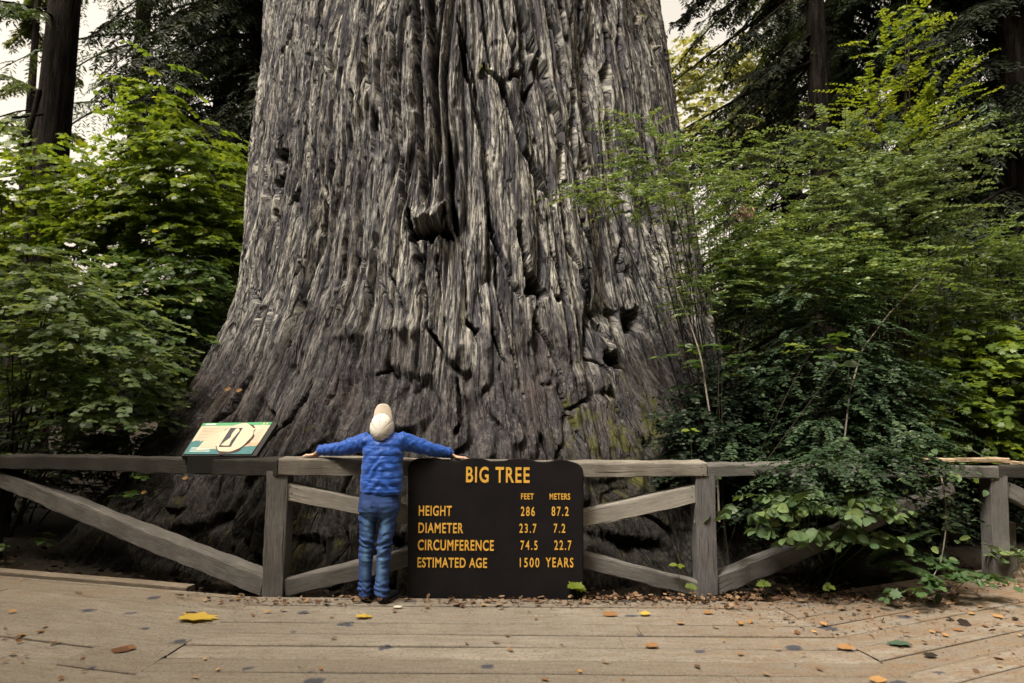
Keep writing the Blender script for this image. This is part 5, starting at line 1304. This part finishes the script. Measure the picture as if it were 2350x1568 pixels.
def make_background():
    # left side
    conifer('conifer', 'dark bare trunk of a tall conifer standing at the upper left', G0(48, 14), 26, .41, 8.8, 36, 3.4, -8, .35, 'needle', .2, 8, 7, lean=(.018, 0), limb_r=.04)
    conifer('conifer', 'green hanging conifer between the dark left trunk and the maple', G0(265, 19), 26, .30, 9.3, 80, 4.2, -6, .42, 'needle', .19, 9, 9, limb_r=.04)
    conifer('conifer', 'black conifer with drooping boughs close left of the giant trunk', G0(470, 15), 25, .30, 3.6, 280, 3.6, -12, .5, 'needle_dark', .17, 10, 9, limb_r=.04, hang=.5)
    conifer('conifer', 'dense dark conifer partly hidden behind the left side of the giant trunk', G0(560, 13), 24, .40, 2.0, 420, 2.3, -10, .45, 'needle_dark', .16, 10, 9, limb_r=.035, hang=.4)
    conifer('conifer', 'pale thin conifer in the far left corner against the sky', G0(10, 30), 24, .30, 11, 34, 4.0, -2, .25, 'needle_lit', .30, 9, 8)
    # bare dead branches at the left edge
    lines, rr = [], []
    b = np.array(at(78, 330, 12.5))
    for pts, r in (([(90, 210), (78, 260), (66, 300), (62, 345), (70, 420), (85, 560)], .05), ([(98, 262), (60, 268), (28, 270)], .025), ([(72, 252), (40, 256), (0, 268), (-20, 272)], .014), ([(90, 212), (70, 205)], .02), ([(40, 400), (0, 405), (-30, 410)], .03), ([(95, 208), (72, 212)], .03), ([(66, 300), (48, 340), (40, 400)], .03)):
        lines.append(np.array([at(x, y, 12.5)[:] for x, y in pts])); rr.append(r)
    tag(tubes('dead_branch', lines, rr, MATS['bark_dark'], None, 6), 'dark bare broken branches in front of the sky at the left edge', 'branch')
    # right side
    conifer('conifer', 'dark conifer with long slanting bare limbs right of the giant trunk', G0(1960, 14.5), 24, .40, 2.5, 170, 4.2, -30, .14, 'needle_dark', .15, 12, 8, limb_r=.045, hang=.25, sec=.26, az=(-40, 230))
    conifer('conifer', 'dense dark conifer behind the bright upright huckleberry', G0(2130, 13), 24, .45, 1.5, 420, 3.0, -12, .4, 'needle', .15, 10, 9, hang=.35)
    conifer('conifer', 'black conifer filling the right edge of the view', G0(2380, 11.5), 24, .5, 1.5, 420, 3.0, -10, .4, 'needle_dark', .15, 10, 9, hang=.35)
    conifer('conifer', 'brownish hanging conifer between the slanting limbs and the huckleberry', G0(1830, 18), 22, .35, 1.5, 260, 4.0, -10, .4, 'needle_lit', .19, 9, 8, hang=.4)
    conifer('conifer', 'bare limbed conifer whose black boughs slant down across the pale gap', G0(1900, 12), 20, .22, 3.2, 78, 5.0, -38, .06, 'needle_dark', .13, 12, 8, limb_r=.04, hang=.2, sec=.16, az=(-125, -50), z1=.75)
    # far rows: one far conifer, copied
    far = conifer('far_conifer', 'far conifer seen through the gap left of the dark trunk', G0(-60, 44), 17, .35, 1.0, 150, 4.6, -4, .3, 'needle', .36, 8, 7, group='far conifers behind the clearing')
    spots = [(110, 46, .50), (230, 43, .48), (330, 38, .6), (440, 34, .9), (540, 30, 1.2), (1612, 30, .64), (1560, 42, .95), (1660, 45, .8), (1760, 38, 1.0), (1880, 34, 1.15), (2000, 30, 1.25), (2130, 28, 1.3), (2260, 26, 1.3), (2400, 24, 1.3)]
    words = ['left gap just right of the dark trunk', 'left gap below the hanging conifer', 'left behind the bright maple', 'left behind the black boughs', 'left nearest the giant trunk', 'low right beside the giant trunk', 'right nearest the giant trunk', 'right behind the feathery bush', 'right behind the slanting limbs',
             'right behind the brownish conifer', 'right behind the slanting trunk', 'right behind the upright huckleberry', 'right behind the black edge conifer', 'at the far right edge']
    for (px, Y, s), wd in zip(spots, words):
        p = G0(px, Y); copy_tree(far, (p[0], p[1], -.1), random.uniform(0, 6), s, 'far conifer ' + wd, 'far conifers behind the clearing')
    # sunlit far shrubs seen through the gaps
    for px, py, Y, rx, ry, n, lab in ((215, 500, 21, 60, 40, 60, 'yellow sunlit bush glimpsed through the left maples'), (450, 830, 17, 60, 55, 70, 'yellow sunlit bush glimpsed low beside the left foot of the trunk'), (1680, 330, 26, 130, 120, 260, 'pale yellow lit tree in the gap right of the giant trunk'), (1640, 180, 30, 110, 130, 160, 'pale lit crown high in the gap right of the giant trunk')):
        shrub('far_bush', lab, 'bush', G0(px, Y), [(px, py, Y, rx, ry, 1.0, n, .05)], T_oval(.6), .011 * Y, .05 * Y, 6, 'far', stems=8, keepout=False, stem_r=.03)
    # low far wood ahead; tall unseen ring added behind camera to cut sky fill
    n = 40000; A = RNG.uniform(-180, 180, n); bk = np.clip((np.abs(A) - 62) / 30, 0, 1); Rr = RNG.uniform(46, 60, n) * (1 - bk) + RNG.uniform(13, 22, n) * bk; Zt = RNG.random(n) ** 1.1
    x = Rr * np.sin(np.radians(A)); y = Rr * np.cos(np.radians(A)); hmax = (5 + 4.0 * vnoise(A * .12 + 20, A * 0, 5) + 7 * (A > 12) * np.clip((A - 12) / 20, 0, 1)) * (1 - bk) + bk * (19 + 6 * vnoise(A * .2, A * 0, 6))
    T = np.stack([x, y, Zt * hmax], -1); a = unit(RNG.normal(size=(n, 3)) * [1, 1, .5]); nn = unit(RNG.normal(size=(n, 3)) + [0, -.5, .8]); nn = unit(nn - a * (nn * a).sum(1, keepdims=True))
    o = scatter('far_wood_sky_block', T_oval(.8), T, np.stack([a, np.cross(nn, a), nn], -1) * (1.5 * (.6 + .8 * RNG.random(n)))[:, None, None], MATS['needle'], None, kind='stuff')
# ------------------------------------------------------------------ fallen leaves and litter
def T_curl():
    V = [(-.5, 0, .10), (-.2, .26, .10), (.2, .24, .14), (.5, 0, .02), (.2, -.22, .02), (-.2, -.25, .0), (0, 0, -.02)]
    return np.array(V, float), np.array([(6, 1, 0), (6, 2, 1), (6, 3, 2), (6, 4, 3), (6, 5, 4), (6, 0, 5)])[:, ::-1]

def lay(P, size, tilt=.25):
    n = len(P); yaw = RNG.random(n) * 6.28; a = np.stack([np.cos(yaw), np.sin(yaw), RNG.normal(0, tilt * .6, n)], -1); a = unit(a)
    nn = unit(np.array([0, 0, 1.0]) + RNG.normal(0, tilt, (n, 3))); nn = unit(nn - a * (nn * a).sum(1, keepdims=True))
    return np.stack([a, np.cross(nn, a), nn], -1) * np.broadcast_to(size, (n,))[:, None, None]

def make_litter():
    dry = leaf_mat('dry_leaf', [(0, (0.10, 0.045, 0.022)), (.35, (0.21, 0.11, 0.05)), (.7, (0.32, 0.18, 0.075)), (1, (0.40, 0.25, 0.10))], .7, .2, .1, 1.0)
    brown = leaf_mat('brown_litter', [(0, (0.06, 0.035, 0.02)), (.4, (0.11, 0.065, 0.042)), (.75, (0.19, 0.12, 0.078)), (1, (0.27, 0.18, 0.11))], .75, .15, .05, 1.0)
    yellow = leaf_mat('yellow_leaf', [(0, (0.44, 0.31, 0.05)), (1, (0.52, 0.39, 0.09))], .6, .25, .15, 1.0)
    green = leaf_mat('fallen_green_leaf', [(0, (0.05, 0.09, 0.06)), (1, (0.05, 0.09, 0.06))], .6, .3, .1, 1.0)
    dark = leaf_mat('dark_dead_leaf', [(0, (0.02, 0.014, 0.012)), (1, (0.03, 0.02, 0.015))], .7, .2, .05, 1.0)
    # litter drifted against the fence: nobody could count it
    T = []
    for (x0, y0, x1, y1, n, sp) in ((590, 1380, 930, 1378, 70, 8), (930, 1379, 1340, 1380, 110, 8), (1340, 1373, 1660, 1372, 330, 12), (1660, 1369, 1900, 1366, 360, 18), (1900, 1366, 2200, 1368, 330, 24), (2150, 1350, 2350, 1345, 90, 30), (400, 1366, 600, 1378, 30, 6), (1700, 1420, 2350, 1440, 60, 70)):
        t = RNG.random(n); xs = x0 + (x1 - x0) * t; ys = y0 + (y1 - y0) * t + RNG.normal(0, sp, n) * .6
        for x, y in zip(xs, ys): T.append(on_ground(x, min(y, 1560), .012)[:])
    T = np.array(T); T[:, 2] += RNG.random(len(T)) * .012; bk = on_ground(1200, 1376).y
    T[:, 2] = np.where((T[:, 1] > bk + .01) & (T[:, 0] < 2.2), T[:, 2] - .012, T[:, 2])
    o = scatter('leaf_litter', T_curl(), T, lay(T, .036 * (.5 + 1.0 * RNG.random(len(T)) ** 1.5), .4), brown, None, kind='stuff')
    n = 800; t = RNG.random(n); xs = np.where(RNG.random(n) < .75, RNG.uniform(1300, 2350, n), RNG.uniform(400, 1340, n)); ys = 1376 + np.abs(RNG.normal(0, 14, n)) + np.clip((xs - 1500) / 850, 0, 1) * RNG.random(n) ** 2 * 150
    T = np.array([on_ground(x, y, .006)[:] for x, y in zip(xs, ys)])
    scatter('bark_crumbs', T_curl(), T, lay(T, .014 * (.5 + RNG.random(n)), .4), plain('crumb_brown', (0.10, 0.062, 0.038), .9, .1), None, kind='stuff')
    # a bed of soil and leaf mould behind the boards
    n = 2600; x = RNG.uniform(-5.5, 5.5, n); y = bk + .05 + RNG.random(n) ** 1.4 * 1.6
    rr = np.hypot(x - TX, y - TY); k = rr > base_R(np.arctan2(x - TX, -(y - TY)), np.zeros(n)) + .02; x, y = x[k], y[k]
    T = np.stack([x, y, np.full(len(x), -.045) + RNG.random(len(x)) * .02], -1)
    scatter('leaf_mould', T_curl(), T, lay(T, .05 * (.5 + RNG.random(len(T))), .4), plain('mould_brown', (0.022, 0.016, 0.011), .9, .1, .6, 4), None, kind='stuff')
    # single leaves on the boards, each where it lies
    def single(tm, x, y, wpx, mat, label, name='fallen_leaf', group=None, yaw=None, tilt=.15, flatten=1.0, cat='leaf'):
        p = on_ground(x, y, .009); k = p.y / 1566.67; M = lay(np.array([p[:]]), wpx * k, tilt)
        if yaw is not None:
            c, s = math.cos(yaw), math.sin(yaw); f_ = .62 if tm is MP else 1; M = np.array([[[c, -s * f_, 0], [s, c * f_, 0], [0, 0, flatten]]]) * wpx * k
            M[0, 2, 0] = .03 * wpx * k
        T0 = np.array([p[:]])
        if tm is MP: T0 = T0 - M[:, :, 0] * .35 + np.array([[0, 0, .006]])
        o = scatter(name, tm, T0, M, mat, None, RNG.random(1))
        # origin on the leaf itself
        me = o.data; c = get_co(me) - np.array(p[:]); set_co(me, c); o.location = p
        tag(o, label, cat, group); return o
    MP, CU = T_maple(), T_curl()
    single(MP, 443, 1419, 92, yellow, 'large yellow maple leaf lying flat on the boards left of the fence post', yaw=.06, flatten=.35)
    single(MP, 830, 1417, 42, yellow, 'small yellow maple leaf on the boards in front of the child', yaw=.2, flatten=.5)
    single(CU, 443, 1411, 46, dark, 'dark curled leaf just behind the large yellow maple leaf')
    single(MP, 2070, 1480, 55, green, 'green fallen leaf lying on the boards at the right', yaw=2.9, flatten=.5)
    single(CU, 292, 1489, 40, dry, 'orange leaf, upper of a touching pair on the left boards', yaw=.1); single(CU, 276, 1494, 44, dry, 'orange-brown leaf, lower of a touching pair on the left boards', yaw=.0)
    single(CU, 1940, 1487, 42, dry, 'long orange leaf on the boards right of centre', yaw=-.3); single(CU, 2015, 1562, 44, dry, 'pale orange leaf at the bottom edge right of centre', yaw=.1)
    single(CU, 2212, 1431, 34, dark, 'dark crumpled leaf on the far right boards', tilt=.3); single(CU, 2180, 1421, 28, dark, 'small dark crumb of leaf beside the crumpled one at the right', tilt=.3)
    single(CU, 2135, 1505, 34, dark, 'black narrow leaf on the right boards below the green leaf', yaw=-.1); single(CU, 2330, 1421, 22, dark, 'small black leaf at the right picture edge', yaw=.4)
    single(CU, 1480, 1409, 28, yellow, 'yellowish leaf on the boards in front of the right bay', yaw=.2); single(CU, 1625, 1406, 26, dry, 'yellow-orange leaf in front of the right post', yaw=0.1)
    single(CU, 1400, 1411, 40, dry, 'reddish leaf on the first board right of the sign', yaw=-.1); single(CU, 1495, 1482, 34, dry, 'orange strip of leaf on the boards below the right brace', yaw=-.1)
    left = [(15, 1435), (10, 1456), (40, 1456), (50, 1452), (46, 1466), (103, 1436), (184, 1440), (130, 1490), (55, 1500), (10, 1512), (52, 1522), (190, 1526), (193, 1546), (100, 1460), (424, 1448), (28, 1398), (22, 1394), (30, 1406), (210, 1389), (250, 1397), (300, 1407)]
    left = [(12, 1442), (8, 1463), (40, 1462), (52, 1457), (46, 1471), (104, 1439), (124, 1474), (60, 1505), (28, 1500), (10, 1518), (50, 1518), (190, 1511), (193, 1540), (92, 1450), (424, 1408), (140, 1556), (28, 1403), (48, 1331), (180, 1360), (382, 1350), (470, 1378), (508, 1382), (545, 1374)]
    for x, y in left:
        single(CU, x, y, random.uniform(12, 26), dry, 'small dry orange leaf scattered on the boards left of the diagonal seam', group='small orange leaves on the left boards')
    mid = [(580, 1412), (760, 1416), (766, 1465), (470, 1512), (500, 1536), (448, 1555), (736, 1534), (688, 1530), (1070, 1476), (1164, 1458), (1170, 1490), (1138, 1474), (1230, 1420), (1250, 1560), (1290, 1480), (1330, 1540), (1390, 1520), (1430, 1560), (905, 1402), (700, 1404), (612, 1404), (650, 1400), (980, 1392), (1060, 1390), (1110, 1388)]
    for x, y in mid:
        single(CU, x, y, random.uniform(11, 22), dry, 'small dry leaf scattered on the middle boards in front of the fence', group='small leaves on the middle boards')
    rt = [(1560, 1430), (1642, 1440), (1660, 1470), (1700, 1430), (1720, 1428), (1770, 1440), (1800, 1420), (1830, 1452), (1868, 1450), (1890, 1432), (1930, 1418), (1960, 1410), (1990, 1424), (2020, 1440), (2060, 1430), (2080, 1412), (2105, 1405), (2140, 1450), (2170, 1458), (2200, 1446), (2230, 1408), (2260, 1436), (2290, 1415), (2310, 1452), (2340, 1458), (2326, 1500), (2296, 1530), (2330, 1550), (2240, 1540), (1700, 1500), (1600, 1530), (1760, 1548), (1880, 1536), (1850, 1410), (2190, 1384), (2250, 1392), (2320, 1380)]
    for x, y in rt:
        single(CU, x, y, random.uniform(11, 26), random.choice((dry, dry, brown)), 'small dry leaf scattered on the dusty boards at the right', group='small leaves on the right boards')
    # leaves caught on the bark of the great trunk
    for x, y, s, lab in ((523, 893, 17, 'orange leaf caught on the bark low on the left flank of the trunk'), (549, 896, 16, 'small orange leaf on the bark right of the other caught leaf'), (596, 535, 11, 'single orange leaf stuck high on the left edge of the trunk'), (425, 1097, 16, 'orange leaf on the mossy foot under the left rail'), (330, 1130, 16, 'brown leaf on the trunk foot under the left diagonal'), (633, 973, 12, 'tiny orange leaf on the bark beside the panel corner')):
        b = to_bark(x, y)
        if not b: continue
        p = at(x, y, b[2] - .03); M = np.array([[[.9, 0, .3], [0, .3, -.9], [.2, .9, .3]]]) * s * b[2] / 1566
        o = scatter('caught_leaf', CU, np.zeros((1, 3)), M, dry, None, np.array([.85])); o.location = p; tag(o, lab, 'leaf')
    # white pebble by the shoe
    bm = bmesh.new(); bmesh.ops.create_icosphere(bm, subdivisions=3, radius=1)
    for v in bm.verts: v.co = Vector((v.co.x * .028, v.co.y * .018, v.co.z * .008)) * (1 + .08 * math.sin(v.co.x * 7 + v.co.y * 5))
    o = link('pebble', bm_mesh('pebble', bm), plain('pale_stone', (0.55, 0.52, 0.46), .7, .2, .1, 60), None); o.location = on_ground(913, 1393, .008); tag(o, 'pale flat pebble on the boards beside the right shoe', 'pebble')

# ------------------------------------------------------------------ build
make_ground()
make_deck()
leaf_mats(); timber_mats()
make_redwood()
make_fence()
make_sign()
make_panel()
make_boy()
make_left_plants()
make_right_plants()
make_background()
make_litter()
